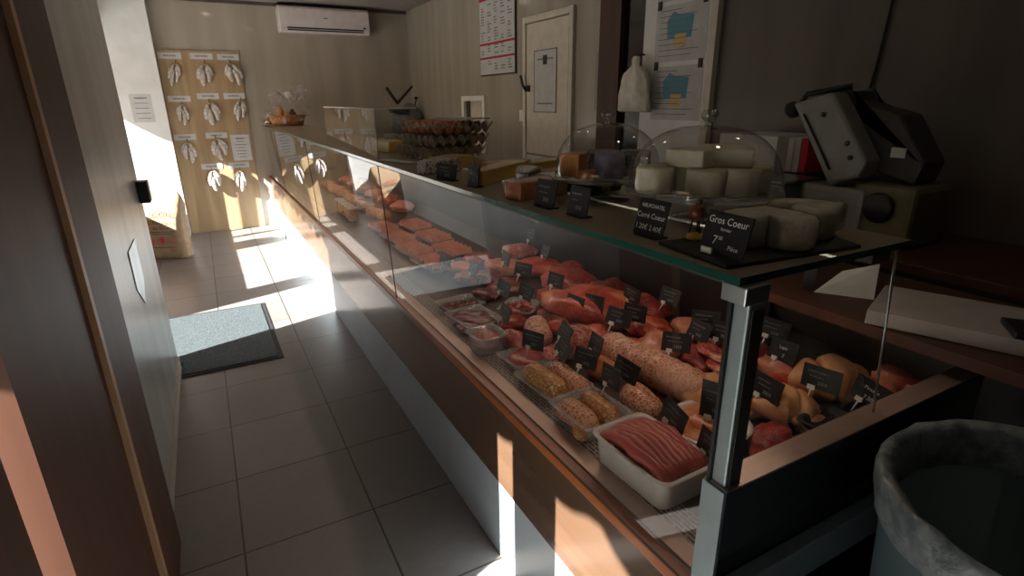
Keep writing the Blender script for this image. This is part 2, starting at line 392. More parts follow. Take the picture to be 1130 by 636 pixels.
t = tag(MB().tube([(XR-.012,1.462,2.58),(XR-.012,1.455,1.85),(XR-.012,1.47,1.6),(XR-.012,1.50,1.37),(XR-.06,1.49,1.2)], .006, 6).build('cable', MAT['black']), 'thin black cable hanging down the dark wall above the grey machine', 'cable')

# ------------------------------------------------------------------ camera
cam = bpy.data.cameras.new('camera'); co = bpy.data.objects.new('camera', cam); C.objects.link(co)
yaw, pit, rol = math.radians(28.3737), math.radians(-18.7795), math.radians(-.605)
cy, sy, cp, sp = math.cos(yaw), math.sin(yaw), math.cos(pit), math.sin(pit)
f = Vector((sy*cp, cy*cp, sp)); r = Vector((cy, -sy, 0)); u = r.cross(f)
r2 = r*math.cos(rol) + u*math.sin(rol); u2 = u*math.cos(rol) - r*math.sin(rol)
M = Matrix((r2, u2, -f)).transposed().to_4x4(); M.translation = (0, 0, 1.477)
co.matrix_world = M
cam.sensor_width = 36; cam.sensor_fit = 'HORIZONTAL'; cam.lens = 607.95/1130*36; cam.clip_start = .02
scene.camera = co

# ------------------------------------------------------------------ lights
sun = bpy.data.lights.new('sun', 'SUN'); sun.energy = 36; sun.angle = .009; sun.color = (1, .97, .92)
so = bpy.data.objects.new('sun', sun); C.objects.link(so)
so.rotation_euler = Vector((1,.342,-.60)).to_track_quat('-Z','Y').to_euler(); so.location = (-4,0,4)
wd = bpy.data.worlds.new('world'); scene.world = wd; wd.use_nodes = True
nt = wd.node_tree; bg = nt.nodes['Background']
sk = nt.nodes.new('ShaderNodeTexSky'); sk.sky_type = 'NISHITA'; sk.sun_disc = False; sk.sun_elevation = math.radians(30); sk.sun_rotation = math.radians(-109)
nt.links.new(sk.outputs[0], bg.inputs['Color']); bg.inputs['Strength'].default_value = .085
scene.view_settings.view_transform = 'Standard'; scene.view_settings.look = 'None'; scene.view_settings.exposure = 0
spots = [(1.0,.6),(1.9,1.0),(1.0,2.2),(.3,3.6),(1.5,3.4),(.9,5.0),(1.6,6.2),(.3,6.4)]
dl0 = None
for i, (x, y) in enumerate(spots):
    lab = ['front left','front right','second row over the counter','aisle by the entrance','staff side by the door','middle of the counter','rear right by the slicer','rear left by the sausage board'][i]
    if dl0 is None:
        dl0 = thing('ceiling_downlight', '', 'downlight', (x,y,ZC), 0, 'recessed ceiling downlights')
        MB().lathe([(.045,-.006),(.06,-.006),(.06,0),(.045,0)], n=24).build('trim_ring', MAT['steel'], dl0)
        MB().lathe([(0,-.003),(.045,-.003)], n=24).build('lens', MAT['spot'], dl0)
        o = dl0
    else:
        o = copy_tree(dl0); o.location = (x,y,ZC)
    o['label'] = 'round recessed ceiling downlight, ' + lab

# ------------------------------------------------------------------ the display counter
ctr = thing('display_counter', 'long glass fronted butcher display counter with wood edging and steel end', 'display counter', (.665,0,0))
def cpart(name, mb, m, under=None, **k):
    o = mb.build(name, m, under or ctr, **k)
    if not under: o.location = (-.665,0,0)
    return o
cpart('plinth', MB().box((.668,.515,0),(1.45,7.57,.302)), MAT['plinth'])
cpart('front_panel', MB().box((.664,.515,.306),(.70,7.57,.588)), MAT['frontwood'])
wr = cpart('wood_rail', MB().box((.655,.515,.590),(.690,7.57,.621)), MAT['railwood'], bevel=.004)
cpart('rail_groove', MB().box((.6545,.515,.6215),(.6585,7.57,.6245)), MAT['black'], wr)
cpart('front_ledge', MB().box((.690,.515,.600),(.735,7.57,.626)), MAT['ledge'])
cpart('vent_grille', MB().box((.735,.515,.600),(.80,7.40,.628)), MAT['grille'])
dk = MB(); dk.quad([(.80,.515,.626),(1.47,.515,.706),(1.47,7.40,.706),(.80,7.40,.626)]); dk.quad([(.80,.515,.60),(1.47,.515,.60),(1.47,7.40,.60),(.80,7.40,.60)])
cpart('deck', dk, MAT['deck'])
ep = cpart('end_panel', MB().box((.637,.475,0),(1.50,.515,.885)), [MAT['blackgloss']], bevel=.003)
cpart('end_cap', MB().box((.630,.472,0),(.637,.516,.887)), MAT['alu'], ep)
cpart('end_top', MB().box((.637,.472,.885),(1.50,.517,.889)), MAT['ledge'], ep)
cpart('bumper_rail', MB().box((.64,.445,.63),(1.50,.475,.705)), MAT['alu'], bevel=.004)
cpo = cpart('corner_post', MB().box((.640,.480,.889),(.673,.508,1.222)), MAT['alu'], bevel=.003)
cpart('post_cover', MB().box((.648,.4785,.889),(.673,.4805,1.19)), MAT['machinedark'], cpo)
cpart('post_seal', MB().box((.634,.506,.63),(.668,.512,1.225)), MAT['black'], cpo)
cpart('post_bracket', MB().box((.626,.477,1.200),(.677,.520,1.228)), MAT['steel'], cpo, bevel=.002)
edges = [.52, 2.352, 4.222, 6.092, 7.17]
for i in range(4):
    y0, y1 = edges[i] + (.002 if i else 0), edges[i+1]-.002
    g = MB(); g.quad([(.667,y0,.624),(.667,y1,.624),(.632,y1,1.226),(.632,y0,1.226)])
    cpart('front_pane', g, MAT['glass'])
    if i < 3:
        s_ = MB(); s_.box((-.002,y1,0),(.002,y1+.004,.604), 0, Matrix.Translation((.667,0,.624)) @ Matrix.Rotation(-.058,4,'Y')); cpart('pane_joint', s_, MAT['black'])
g = MB(); g.quad([(.664,.497,.889),(1.075,.497,.889),(1.03,.497,1.226),(.664,.497,1.226)]); cpart('side_pane', g, MAT['glass'])
cpart('side_pane_edge', MB().tube([(1.075,.497,.889),(1.03,.497,1.226)], .0025, 6), MAT['steel'])
tg = MB(); tg.box((.626,.49,1.228),(1.06,7.18,1.240))
for fc in tg.bm.faces:
    if abs(fc.normal.z) < .5: fc.material_index = 1
tg.bm.normal_update()
for fc in tg.bm.faces: fc.material_index = 0 if abs(fc.normal.z) > .5 else 1
tsh = cpart('top_shelf', tg, [MAT['topglass'], MAT['glassedge']])
cpart('top_shelf_trim', MB().box((.630,.50,1.2225),(.646,7.17,1.228)), MAT['machinedark'], tsh)
lh = cpart('lamp_housing', MB().box((1.005,.52,1.196),(1.06,7.1,1.226)), MAT['machinedark'])
cpart('case_lamp', MB().box((1.015,.60,1.188),(1.05,6.9,1.1955)), MAT['lamp'], lh)
cpart('rear_panel', MB().box((1.455,1.02,.60),(1.475,7.4,1.10)), MAT['black'])
cpart('rear_shelf', MB().box((1.30,.15,.945),(1.75,1.02,.972)), MAT['darkwood'])
cpart('rear_base', MB().box((1.48,.15,.0),(1.75,1.02,.945)), MAT['machinedark'])

# glass screen standing on the counter (bent pane)
sc_ = thing('glass_screen', 'clear glass sneeze screen standing on the far half of the counter top', 'glass screen', (.65,2.40,1.24))
g = MB(); g.quad([(0,0,0),(.065,1.43,0),(.065,1.43,.212),(0,0,.212)]); g.build('front_sheet', MAT['glass'], sc_)
g = MB(); g.quad([(0,0,0),(.185,0,0),(.185,0,.212),(0,0,.212)]); g.build('return_sheet', MAT['glass'], sc_)
g = MB(); g.tube([(.065,1.43,.212),(0,0,.212),(.185,0,.212)], .0028, 6); g.build('polished_edge', MAT['white'], sc_)
MB().tube([(0,0,0),(0,0,.212)], .0025, 6).build('corner_edge', MAT['steel'], sc_)

# ------------------------------------------------------------------ price signs
def text_mesh(s, size, mat, name, parent, x, z, y=-.0022, align='CENTER', sx=1.0, rot=None):
    cu = bpy.data.curves.new('t', 'FONT'); cu.body = s; cu.size = size; cu.align_x = align; cu.resolution_u = 3
    o = bpy.data.objects.new('t', cu); C.objects.link(o)
    bpy.context.view_layer.update()
    me = bpy.data.meshes.new_from_object(o.evaluated_get(bpy.context.evaluated_depsgraph_get()))
    bpy.data.objects.remove(o)
    me.transform(Matrix.Diagonal((sx,1,1,1))); me.transform(Matrix.Rotation(PI/2, 4, 'X'))
    if rot: me.transform(rot)
    me.transform(Matrix.Translation((x,y,z)))
    me.materials.clear(); me.materials.append(mat)
    q = bpy.data.objects.new(name, me); C.objects.link(q)
    if parent: q.parent = parent
    return q
def dashes(mb, w, rows, rng):
    """unreadable chalk rows, broken into short strokes"""
    for z, h, x0, x1 in rows:
        x = x0
        while x < x1 - .003:
            l = rng.uniform(.0025,.006); mb.quad([(x,-.0022,z),(min(x+l,x1),-.0022,z),(min(x+l,x1),-.0022,z+h),(x,-.0022,z+h)]); x += l + rng.uniform(.0012,.003)
def make_sign(loc, label, group, yaw=0, w=.078, h=.052, lift=.025, texts=None, seed=0, tilt=.22, clip=True, foot=False, rows=None):
    t = thing('price_sign', label, 'price sign', loc, -PI/2 + yaw, group)
    T = Matrix.Translation((0,0,lift)) @ Matrix.Rotation(-tilt, 4, 'X')
    pl = MB().box((-w/2,-.0015,0),(w/2,.0015,h)).build('plate', MAT['black'], t, bevel=.0008); pl.matrix_local = T
    rng = random.Random(seed)
    if texts:
        for s, size, x, z in texts:
            text_mesh(s, size, MAT['chalk'], 'lettering', pl, x, z)
    else:
        d = MB(); dashes(d, w, rows or [(h*.70,.0042,-w*.36,w*rng.uniform(.1,.36)), (h*.50,.003,-w*.3,w*rng.uniform(0,.25)), (h*.20,.009,-w*.05,w*.22)], rng)
        d.build('lettering', MAT['greyprint'], pl)
    if clip:
        c = MB(); c.box((-w*.30,-.005,-.004),(-w*.30+.018,.004,.008)); cl = c.build('clip', MAT['white'], t); cl.matrix_local = T
        MB().tube([(-w*.30+.009,0,.0),(-w*.30+.009,-.010,-lift-.02)], [.0035,.0012], 6).build('pick', MAT['white'], cl)
    if foot:
        MB().box((-w*.4,-.006,0),(w*.4,.022,.003)).build('foot', MAT['black'], t)
    return t
GT = 'chalk signs on the counter top'
make_sign((.655,1.645,1.241), 'wide black chalk sign farthest along the counter top, before the white paper wrapped cheese', GT, .25, .100, .050, .002, seed=1, tilt=.15, clip=False, foot=True)
make_sign((.668,1.470,1.241), 'narrow black chalk sign at the tip of the long yellow cheese wedge', GT, .1, .060, .062, .002, seed=2, tilt=.15, clip=False, foot=True)
make_sign((.672,1.085,1.241), 'black chalk sign in front of the orange crusted cheese pack', GT, .05, .080, .062, .002, seed=3, tilt=.2, clip=False, foot=True)
make_sign((.676,.960,1.241), 'dark chalk sign with a slanting line, left of the further cake dome', GT, 0, .072, .062, .002, seed=4, tilt=.2, clip=False, foot=True)
make_sign((.680,.742,1.241), 'black chalk sign reading Carré Coeur in front of the nearer cake dome', GT, 0, .076, .066, .002, texts=[('NEUFCHATEL',.0095,0,.050),('Carré Coeur',.0135,0,.031),('1.20€ 2.40€',.0135,0,.010)], tilt=.25, clip=False, foot=True)
gs = make_sign((.668,.566,1.246), 'black chalk sign reading Gros Coeur on the slate board', GT, -.05, .088, .066, .002, texts=[('Gros Coeur',.0155,0,.048),('fermier',.007,0,.038),('7',.019,-.016,.016),('50',.008,-.006,.024),('Pièce',.0095,.022,.012)], tilt=.25, clip=False)
MB().box((-.034,-.006,.002),(-.012,-.002,.012)).build('white_holder', MAT['white'], gs)

# ------------------------------------------------------------------ things on the counter top
ZT = 1.2405
# slate, heart cheeses, figurine
tag(MB().prism([(.660,.690),(.640,.528),(.925,.500),(.985,.645)], ZT, ZT+.006).build('slate_board', MAT['slate'], bevel=.001), 'black slate board at the near corner of the counter top', 'slate board')
def heart(r, hgt, seed, n=56):
    b = MB(); pts = []
    for k in range(n):
        a = 2*PI*k/n; x = 16*math.sin(a)**3; y = 13*math.cos(a)-5*math.cos(2*a)-2*math.cos(3*a)-math.cos(4*a)
        pts.append((x/17, y/17))
    rings = []
    for sc_k, z in ((.93,0),(1.0,.10),(1.02,.45),(1.0,.85),(.93,.98),(.75,1.02),(.4,1.0)):
        L = []
        for i, (x, y) in enumerate(pts):
            q = 1 + .03*noise.noise(Vector((x*3+seed,y*3,z*3)))
            L.append(b.bm.verts.new((x*r*sc_k*q, y*r*sc_k*q, z*hgt*(1+.04*noise.noise(Vector((x*4,y*4,seed)))))))
        rings.append(L)
    for A, B in zip(rings, rings[1:]):
        for k in range(n):
            fq = b.bm.faces.new((A[k],A[(k+1)%n],B[(k+1)%n],B[k])); fq.smooth = True
    b.bm.faces.new(rings[-1]); b.bm.faces.new(rings[0][::-1])
    return b
def heart_cheese(x, y, rz, label, seed, r=.078):
    t = thing('heart_cheese', label, 'cheese', (x,y,ZT+.0065), rz, 'big wrapped heart cheeses')
    heart(r, .052, seed).build('cheese_body', MAT['rind'], t)
    heart(r*1.035, .0545, seed+2).build('film_wrap', MAT['film'], t)
    return t
heart_cheese(.800,.590,2.3,'big white heart shaped cheese in film, behind the Gros Coeur sign',1)
heart_cheese(.930,.605,1.2,'second big white heart cheese in film, at the back corner of the slate',5,.074)
fg = thing('ball_figurine', 'small brown ball figurine on thin black legs over a yellow disc', 'figurine', (.722,.668,ZT+.0065))
MB().lathe([(0,0),(.014,0),(.016,.004),(.013,.010),(0,.012)], n=20).build('disc_base', MAT['cheeseyellow'], fg)
lg = MB()
for dx, dy in ((-.007,.004),(.007,.004),(0,-.007)): lg.tube([(dx*1.3,dy*1.3,.011),(dx*.8,dy*.8,.035)], .0016, 6)
lg.build('legs', MAT['black'], fg)
MB().blob((0,0,.046), (.029,.029,.029), .08, 2, 3, flat=False).build('ball_body', m_plain('brown glazed clay', srgb(104,52,34), .3), fg)
MB().blob((.002,0,.064), (.010,.010,.010), .05, 2, 4, sub=2, flat=False).build('top_knob', m_plain('brown clay knob', srgb(84,40,26), .3), fg)

def cake_stand(x, y, rp, label):
    t = thing('cake_stand', label, 'cake stand', (x,y,ZT), 0, 'glass cake stands')
    MB().lathe([(0,.006),(.010,.010),(.012,.044),(.010,.050),(0,.050)], n=24).build('stem', MAT['knobglass'], t)
    MB().lathe([(0,.0),(.062,0),(.064,.003),(.03,.009),(.010,.012)], n=36).build('foot', MAT['knobglass'], t)
    MB().lathe([(0,.050),(rp-.01,.051),(rp,.056),(rp,.060),(rp-.008,.058),(0,.056)], n=56).build('plate', MAT['knobglass'], t)
    return t
def dome(x, y, r, hgt, label):
    t = thing('glass_dome', label, 'glass dome', (x,y,ZT+.0605), 0, 'glass cake domes')
    p = [(r,0),(r,.006)]
    for k in range(15):
        a = k/14*PI/2*.96; p.append((r*math.cos(a)**.75, .008 + hgt*math.sin(a)))
    p.append((.010, hgt+.008))
    MB().lathe(p, n=64).build('dome_shell', MAT['dome'], t)
    MB().lathe([(r-.002,0),(r+.0015,.002),(r+.0015,.004),(r-.002,.005)], n=64).build('rim', MAT['clearplastic'], t)
    MB().lathe([(.010,hgt+.006),(.008,hgt+.012),(.011,hgt+.018),(.017,hgt+.024),(.018,hgt+.031),(.012,hgt+.037),(0,hgt+.038)], n=28).build('knob', MAT['knobglass'], t)
    return t
XB, YBm = .886, .812
cake_stand(XB, YBm, .155, 'nearer glass cake stand, carrying small white cheeses')
dome(XB, YBm, .150, .118, 'nearer glass dome over the white cheeses')
XA, YA = .866, 1.105
cake_stand(XA, YA, .138, 'further glass cake stand, carrying lilac and grey cheeses')
dome(XA, YA, .128, .115, 'further glass dome over the lilac and grey cheeses')
def puck(x, y, z, r, hh, m, label, name='small_cheese', group=None, sq=False, rz=0, seed=0):
    b = MB()
    if sq: b.cbox((0,0,hh/2), (2*r,2*r,hh))
    else: b.lathe([(0,0),(r*.94,0),(r,.12*hh),(r,.88*hh),(r*.94,hh),(0,hh)], n=28)
    o = b.build(name, m, None, bevel=.004 if sq else 0, loc=(x,y,z), rz=rz)
    return tag(o, label, 'cheese', group)
ZP = ZT + .0608
lw = [(-.105,.03,'far left'),(-.055,-.055,'front left'),(.005,-.085,'front middle'),(.065,-.062,'front right'),(.098,.0,'right edge'),(-.04,.035,'rear left'),(.03,.06,'rear right'),(.02,-.012,'middle')]
for i, (dx, dy, pos) in enumerate(lw):
    puck(XB+dx, YBm+dy, ZP, .037, .050, MAT['rind'], 'small white round cheese under the nearer dome, %s of the lower layer' % pos, group='white cheeses under the nearer dome')
for i, (dx, dy, pos) in enumerate([(-.045,-.01,'left'),(.022,-.045,'middle'),(.062,.012,'right')]):
    puck(XB+dx, YBm+dy, ZP+.0505, .040, .034, MAT['rind'], 'small white square cheese under the nearer dome, %s one on the upper layer' % pos, group='white cheeses under the nearer dome', sq=True, rz=.4*i+.3)
ca = [(-.085,.02,'cheeseorange','orange block cheese at the left inside the further dome',.026,.055,True),(-.035,-.055,'cheeselilac','lilac grey cheese at the front inside the further dome',.036,.058,False),(.045,-.05,'cheesegrey','speckled grey cheese at the right inside the further dome',.038,.060,False),(.02,.04,'cheesegrey','speckled grey cheese at the back inside the further dome',.040,.055,False),(-.095,-.045,'crust','low orange brown cheese by the left rim inside the further dome',.022,.022,False)]
for dx, dy, m, lab, r_, hh, sq in ca:
    puck(XA+dx, YA+dy, ZP, r_, hh, MAT[m], lab, sq=sq, rz=.5)

# wrapped cheeses
def wedge(x, y, rz, L, W, H, m, label, name='cheese_wedge', film=True, tip=.15, rind=None):
    t = thing(name, label, 'cheese', (x,y,ZT), rz, 'wrapped cheese pieces on the counter top')
    poly = [(-L/2,-W*tip/2),(L/2,-W/2),(L/2+L*.04,0),(L/2,W/2),(-L/2,W*tip/2)]
    MB().prism(poly, 0, H).build('cheese_piece', m, t, bevel=.004)
    if rind: MB().prism([(L/2,-W/2),(L/2+L*.04,0),(L/2,W/2),(L/2+.006,W/2),(L/2+L*.04+.008,0),(L/2+.006,-W/2)], 0, H*.98).build('rind', rind, t)
    if film:
        b = MB(); b.prism([(p[0]*1.06,p[1]*1.08) for p in poly], .001, H+.004)
        for k in range(9): 
            xx = L/2*1.06 + .004; y0 = -W/2 + W*k/9; b.quad([(xx,y0,.002),(xx+.02+.012*(k%2),y0+.004,.008+.012*(k%3)),(xx+.02,y0+W/9,.02),(xx,y0+W/9,H)])
        b.build('film_wrap', MAT['film'], t)
    return t
wedge(.80,1.95,.5,.15,.10,.045,MAT['cheeseyellow'],'square yellow cheese block in film beside the egg trays',tip=.9)
t = thing('paper_wrapped_cheese', 'cheese wedge wrapped in white spotted paper behind the farthest chalk sign', 'cheese', (.715,1.86,ZT), .5)
MB().prism([(-.09,-.02),(.06,-.06),(.07,.05),(-.08,.03)], 0, .045).build('wrapping_paper', m_noise('white spotted paper', srgb(120,112,108), srgb(206,200,194), 120, .8, bs=.3, lo=.42, hi=.5), t, bevel=.006)
wedge(.80,1.575,.69,.30,.085,.045,MAT['cheeseyellow'],'long yellow cheese wedge in shiny film in the middle of the row',tip=.45)
wedge(.90,1.72,.4,.17,.10,.04,MAT['cheeseorange'],'amber cheese slab in film behind the long yellow wedge',tip=.8,rind=MAT['crust'])
wedge(.985,1.585,.5,.19,.08,.05,MAT['cheeseyellow'],'yellow cheese wedge in film at the back, left of the further dome',tip=.4,rind=MAT['crust'])
wedge(.805,1.40,.9,.16,.07,.05,MAT['wrapdark'],'blue grey film wrapped cheese between the yellow wedges',tip=.5)
wedge(.965,1.46,.2,.13,.07,.035,MAT['cheeseorange'],'flat orange cheese piece in film near the further dome foot',tip=.6)
wedge(.735,1.23,.25,.16,.085,.045,MAT['crust'],'orange crusted cheese pack in film right behind the third chalk sign',tip=.7)
tag(MB().cbox((.90,1.27,ZT+.022), (.13,.20,.040), .2).build('dark_gap_block', MAT['blackgloss'], bevel=.004), 'low black block standing in for the dark gap behind the further cake stand', 'box')  # added black block; its colour stands in for a shaded gap

# egg trays and eggs
def tray_mesh():
    b = MB(); nx, ny = 60, 50; V = {}
    for i in range(nx+1):
        for j in range(ny+1):
            x = -.15 + .30*i/nx; y = -.15 + .30*j/ny
            cx = math.cos(2*PI*(x+.15)/.30*6); cyv = math.cos(2*PI*(y+.15)/.30*6)
            z = .026 + .0125*(cx+cyv)
            V[i,j] = b.bm.verts.new((x,y,z))
    for i in range(nx):
        for j in range(ny):
            fq = b.bm.faces.new((V[i,j],V[i+1,j],V[i+1,j+1],V[i,j+1])); fq.smooth = True
    return b
EX, EY, ER = .935, 2.40, .12
tr0 = None
for k, lab in enumerate(['lowest of the three stacked trays', 'middle of the three stacked trays', 'topmost of the three stacked trays, open with eggs']):
    z = ZT + .002 + .050*k
    if tr0 is None:
        tr0 = tray_mesh().build('egg_tray', MAT['eggtray'], loc=(EX,EY,z), rz=ER); sm = tr0.modifiers.new('s','SOLIDIFY'); sm.thickness = .003; o = tr0
    else:
        o = tr0.copy(); C.objects.link(o); o.location = (EX+.012*k, EY-.01*k, z); o.rotation_euler.z = ER + .05*k
    tag(o, 'grey pulp egg tray, ' + lab, 'egg tray', 'stacked egg trays')
eg0 = None
def egg_at(k, i, j, label):
    global eg0
    rz = ER + .05*k; lx, ly = -.125+.05*i, -.125+.05*j
    x = EX+.012*k + lx*math.cos(rz) - ly*math.sin(rz); y = EY-.01*k + lx*math.sin(rz) + ly*math.cos(rz); z = ZT+.002+.05*k+.030
    if eg0 is None:
        eg0 = MB().lathe([(0,-.026)]+[(.0215*math.cos(a)*(1-.10*math.sin(a)), .027*math.sin(a)+.002*math.sin(a)) for a in [(-PI/2+PI*q/12) for q in range(1,12)]]+[(0,.029)], n=16).build('egg', MAT['egg']); o = eg0
    else:
        o = eg0.copy(); C.objects.link(o)
    o.location = (x,y,z); tag(o, label, 'egg', 'brown eggs in the trays')
rown = ['first','second','third','fourth','fifth','sixth']
for i in range(3):
    for j in range(6): egg_at(2, i, j, 'brown egg in top tray, %s row from customer side, %s from near edge' % (rown[i], rown[j]))
tag(MB().cbox((1.02,2.37,ZT+.166), (.14,.27,.004), ER+.1).build('card_lid', MAT['paper']), 'white card sheet lying over the right part of the top egg tray', 'card')

# cut fruit boxes left of trays: yellow pack
t = thing('yellow_food_pack', 'yellow food pack in clear film left of the egg trays, inside the glass screen', 'food pack', (.83,2.78,ZT), .2)
MB().cbox((0,0,.03), (.12,.16,.055)).build('pack_body', MAT['cheeseyellow'], t, bevel=.01)
MB().cbox((0,0,.031), (.13,.17,.060)).build('film_wrap', MAT['film'], t, bevel=.01)
t = thing('paper_leaflet', 'white leaflet lying at the counter edge by the glass screen corner', 'leaflet', (.70,2.30,ZT+.001), .3)
MB().cbox((0,0,.001), (.06,.22,.002)).build('sheet', MAT['paper'], t)

# gift basket in cellophane at the far end
gb = thing('gift_basket', 'gift basket wrapped in crinkled cellophane at the far end of the counter', 'gift basket', (.86,6.75,ZT))
MB().lathe([(0,0),(.12,0),(.15,.10),(.14,.10),(.115,.01),(0,.01)], n=28).build('basket', m_noise('woven cane', srgb(150,96,54), srgb(190,134,84), 60, .7, bs=.8), gb)
rg = random.Random(5)
for (dx,dy,r_,hh,m) in ((-.05,0,.028,.16,'crust'),(.05,.03,.03,.13,'darkwood'),(.0,-.05,.034,.10,'cheeseorange')):
    MB().lathe([(0,0),(r_,0),(r_,hh*.75),(r_*.5,hh*.86),(r_*.5,hh),(0,hh)], (dx,dy,.02), n=20).build('jar', MAT[m], gb)
b = MB()
for k in range(60):
    a = rg.uniform(0,2*PI); z = rg.uniform(.05,.30); r_ = .16*(1-abs(z-.12)*1.6)+.02
    p = Vector((r_*math.cos(a), r_*math.sin(a), z)); d1v = Vector((rg.uniform(-1,1),rg.uniform(-1,1),rg.uniform(-.4,1))).normalized()*.06; d2v = Vector((rg.uniform(-1,1),rg.uniform(-1,1),rg.uniform(-1,1))).normalized()*.05
    b.quad([p, p+d1v, p+d1v*1.05+d2v, p+d2v*1.1])
for k in range(26):
    a = 2*PI*k/26; a2 = a + .2; R1, R2 = .02, rg.uniform(.10,.17)
    b.quad([(R1*math.cos(a)+.06,R1*math.sin(a),.20),(R1*math.cos(a2)+.06,R1*math.sin(a2),.20),(R2*math.cos(a2)+.06,R2*math.sin(a2),rg.uniform(.28,.36)),(R2*math.cos(a)+.06,R2*math.sin(a),rg.uniform(.27,.36))])
b.build('cellophane', MAT['film'], gb)
gb.scale = (1.3,1.3,1.15)
t = thing('bronze_sweet_bag', 'small bag of bronze wrapped sweets at the very end of the counter top', 'sweets', (.70,6.95,ZT))
MB().blob((0,0,.04),(.13,.15,.09),.5,2.5,8).build('bag_body', m_noise('bronze foil', srgb(96,66,40), srgb(190,160,120), 30, .25, .6, bs=.8), t)
MB().blob((.0,-.02,.11),(.07,.08,.09),.6,3,9).build('film_wrap', MAT['film'], t)

# ------------------------------------------------------------------ trays and meat in the case
def deckz(x): return .627 + .119*max(0, x-.80)
def rrect(w, l, r, n=6):
    pts = []
    for cx, cyq, a0 in ((w/2-r,l/2-r,0),(-w/2+r,l/2-r,PI/2),(-w/2+r,-l/2+r,PI),(w/2-r,-l/2+r,1.5*PI)):
        for k in range(n+1):
            a = a0 + PI/2*k/n; pts.append((cx+r*math.cos(a), cyq+r*math.sin(a)))
    return pts
def tray(mb, w, l, h, r=.03, wall=.004, taper=.9, rim=.006):
    n = len(rrect(w,l,r)); rings = []
    def ring(sw, z):
        rr = max(.004, min(r, r*(sw+1)/2))
        q = rrect(w*sw if sw < 1.2 else w, l - w*(1-sw), rr); rings.append([mb.bm.verts.new((x,y,z)) for x, y in q])
    ring(taper-.06,0); ring(taper,.006); ring(1-.02,h-.002); ring(1+rim*2/w,h); ring(1+rim*2/w,h+.003); ring(1-wall*2/w-.02,h+.002); ring(taper-wall*2/w,.008); ring(taper-.08,.005)
    for A, B in zip(rings, rings[1:]):
        for k in range(n):
            fq = mb.bm.faces.new((A[k],A[(k+1)%n],B[(k+1)%n],B[k])); fq.smooth = True
    mb.bm.faces.new(rings[0][::-1]); mb.bm.faces.new(rings[-1])
    return mb
def meat_tray(x, y, w, l, h, m, label, rz=0, r=.03, z=None):
    o = tray(MB(), w, l, h, r).build('food_tray', m, None, loc=(x,y,(deckz(x-w/2*.6) if z is None else z)+.001), rz=rz)
    return tag(o, label, 'tray')
def roll(L, R, n=6, amp=.10, seed=0, ns=20):
    b = MB(); pts = []; rs = []; N = 48
    for k in range(N+1):
        u = k/N; x = (u-.5)*L
        e = min(u, 1-u)*L/R; cap = math.sqrt(max(0, 1-(1-min(1,e))**2))
        rs.append(max(.003, R*(cap*.9+.1*min(1,e*4))*(1 - amp*(abs(math.cos(PI*u*n))**6)))); pts.append((x, 0, 0))
    b.tube(pts, rs, ns)
    for v in b.bm.verts:
        v.co.z += .12*R*noise.noise(v.co*18 + Vector((seed,0,0))); v.co.y += .12*R*noise.noise(v.co*18 + Vector((0,seed,0)))
        v.co.z = max(v.co.z, -R*.82)
    return b
def roast(x, y, z, L, R, rz, m, label, n=6, name='tied_roast', strings=True, group=None):
    t = thing(name, label, 'roast', (x,y,z+R*.82), rz, group)
    roll(L, R, n, .10, x*9).build('meat', m, t)
    if strings:
        s = MB()
        for k in range(1, n):
            u = (k/n-.5)*L
            s.tube([(u, R*.93*math.cos(a), max(-R*.8, R*.93*math.sin(a))) for a in [2*PI*q/20 for q in range(21)]], .0012, 4, caps=False)
        s.build('string', MAT['string'], t)
    return t
def chunk(x, y, z, d, m, label, seed=0, amp=.3, rz=0, name='meat_joint', cat='meat', freq=1.5, group=None):
    b = MB().blob((0,0,d[2]*.30), d, amp, freq, seed, 3, True)
    o = b.build(name, m, None, loc=(x,y,z), rz=rz)
    return tag(o, label, cat, group)

# big white tray with sausage meat
meat_tray(.808,.815,.165,.245,.078,MAT['whiteenamel'],'big white rectangular tray of pink sausage meat nearest the end panel', .03, .028)
t = thing('sausage_meat', 'heap of pink sausage strands in the big white tray', 'meat', (.808,.815,.646), .03)
rg = random.Random(3)
for k in range(9):
    xo = -.056 + .014*k; b = MB()
    b.tube([(xo+.004*math.sin(q*.9+k), -.105+.0175*q, .046+.026*math.sin(PI*q/12)+.010*math.cos(xo*22)+.003*rg.uniform(-1,1)) for q in range(13)], [.012]+[.0165]*11+[.012], 12)
    b.build('strand', MAT['pinkmeat'], t, smooth=True)
MB().blob((0,0,.030),(.140,.215,.06),.06,2,4).build('meat_bed', MAT['pinkmeat'], t)
# oval tray
meat_tray(1.010,.835,.20,.19,.050,MAT['whiteenamel'],'white oval tray of orange cutlets beside the big white tray', .1, .085)
for k,(dx,dy,lab) in enumerate(((-.04,.04,'at the far left'),(.03,.05,'at the far right'),(-.045,-.04,'at the near left'),(.035,-.03,'at the near right'),(0,.0,'on top in the middle'))):
    chunk(1.010+dx,.835+dy,deckz(1.0)+.012+(.022 if k==4 else .008),(.105,.085,.040),MAT['cutlet'],'orange breaded cutlet in the oval tray, '+lab,k+2,.2,k*1.1,'cutlet',group='cutlets in the oval tray')
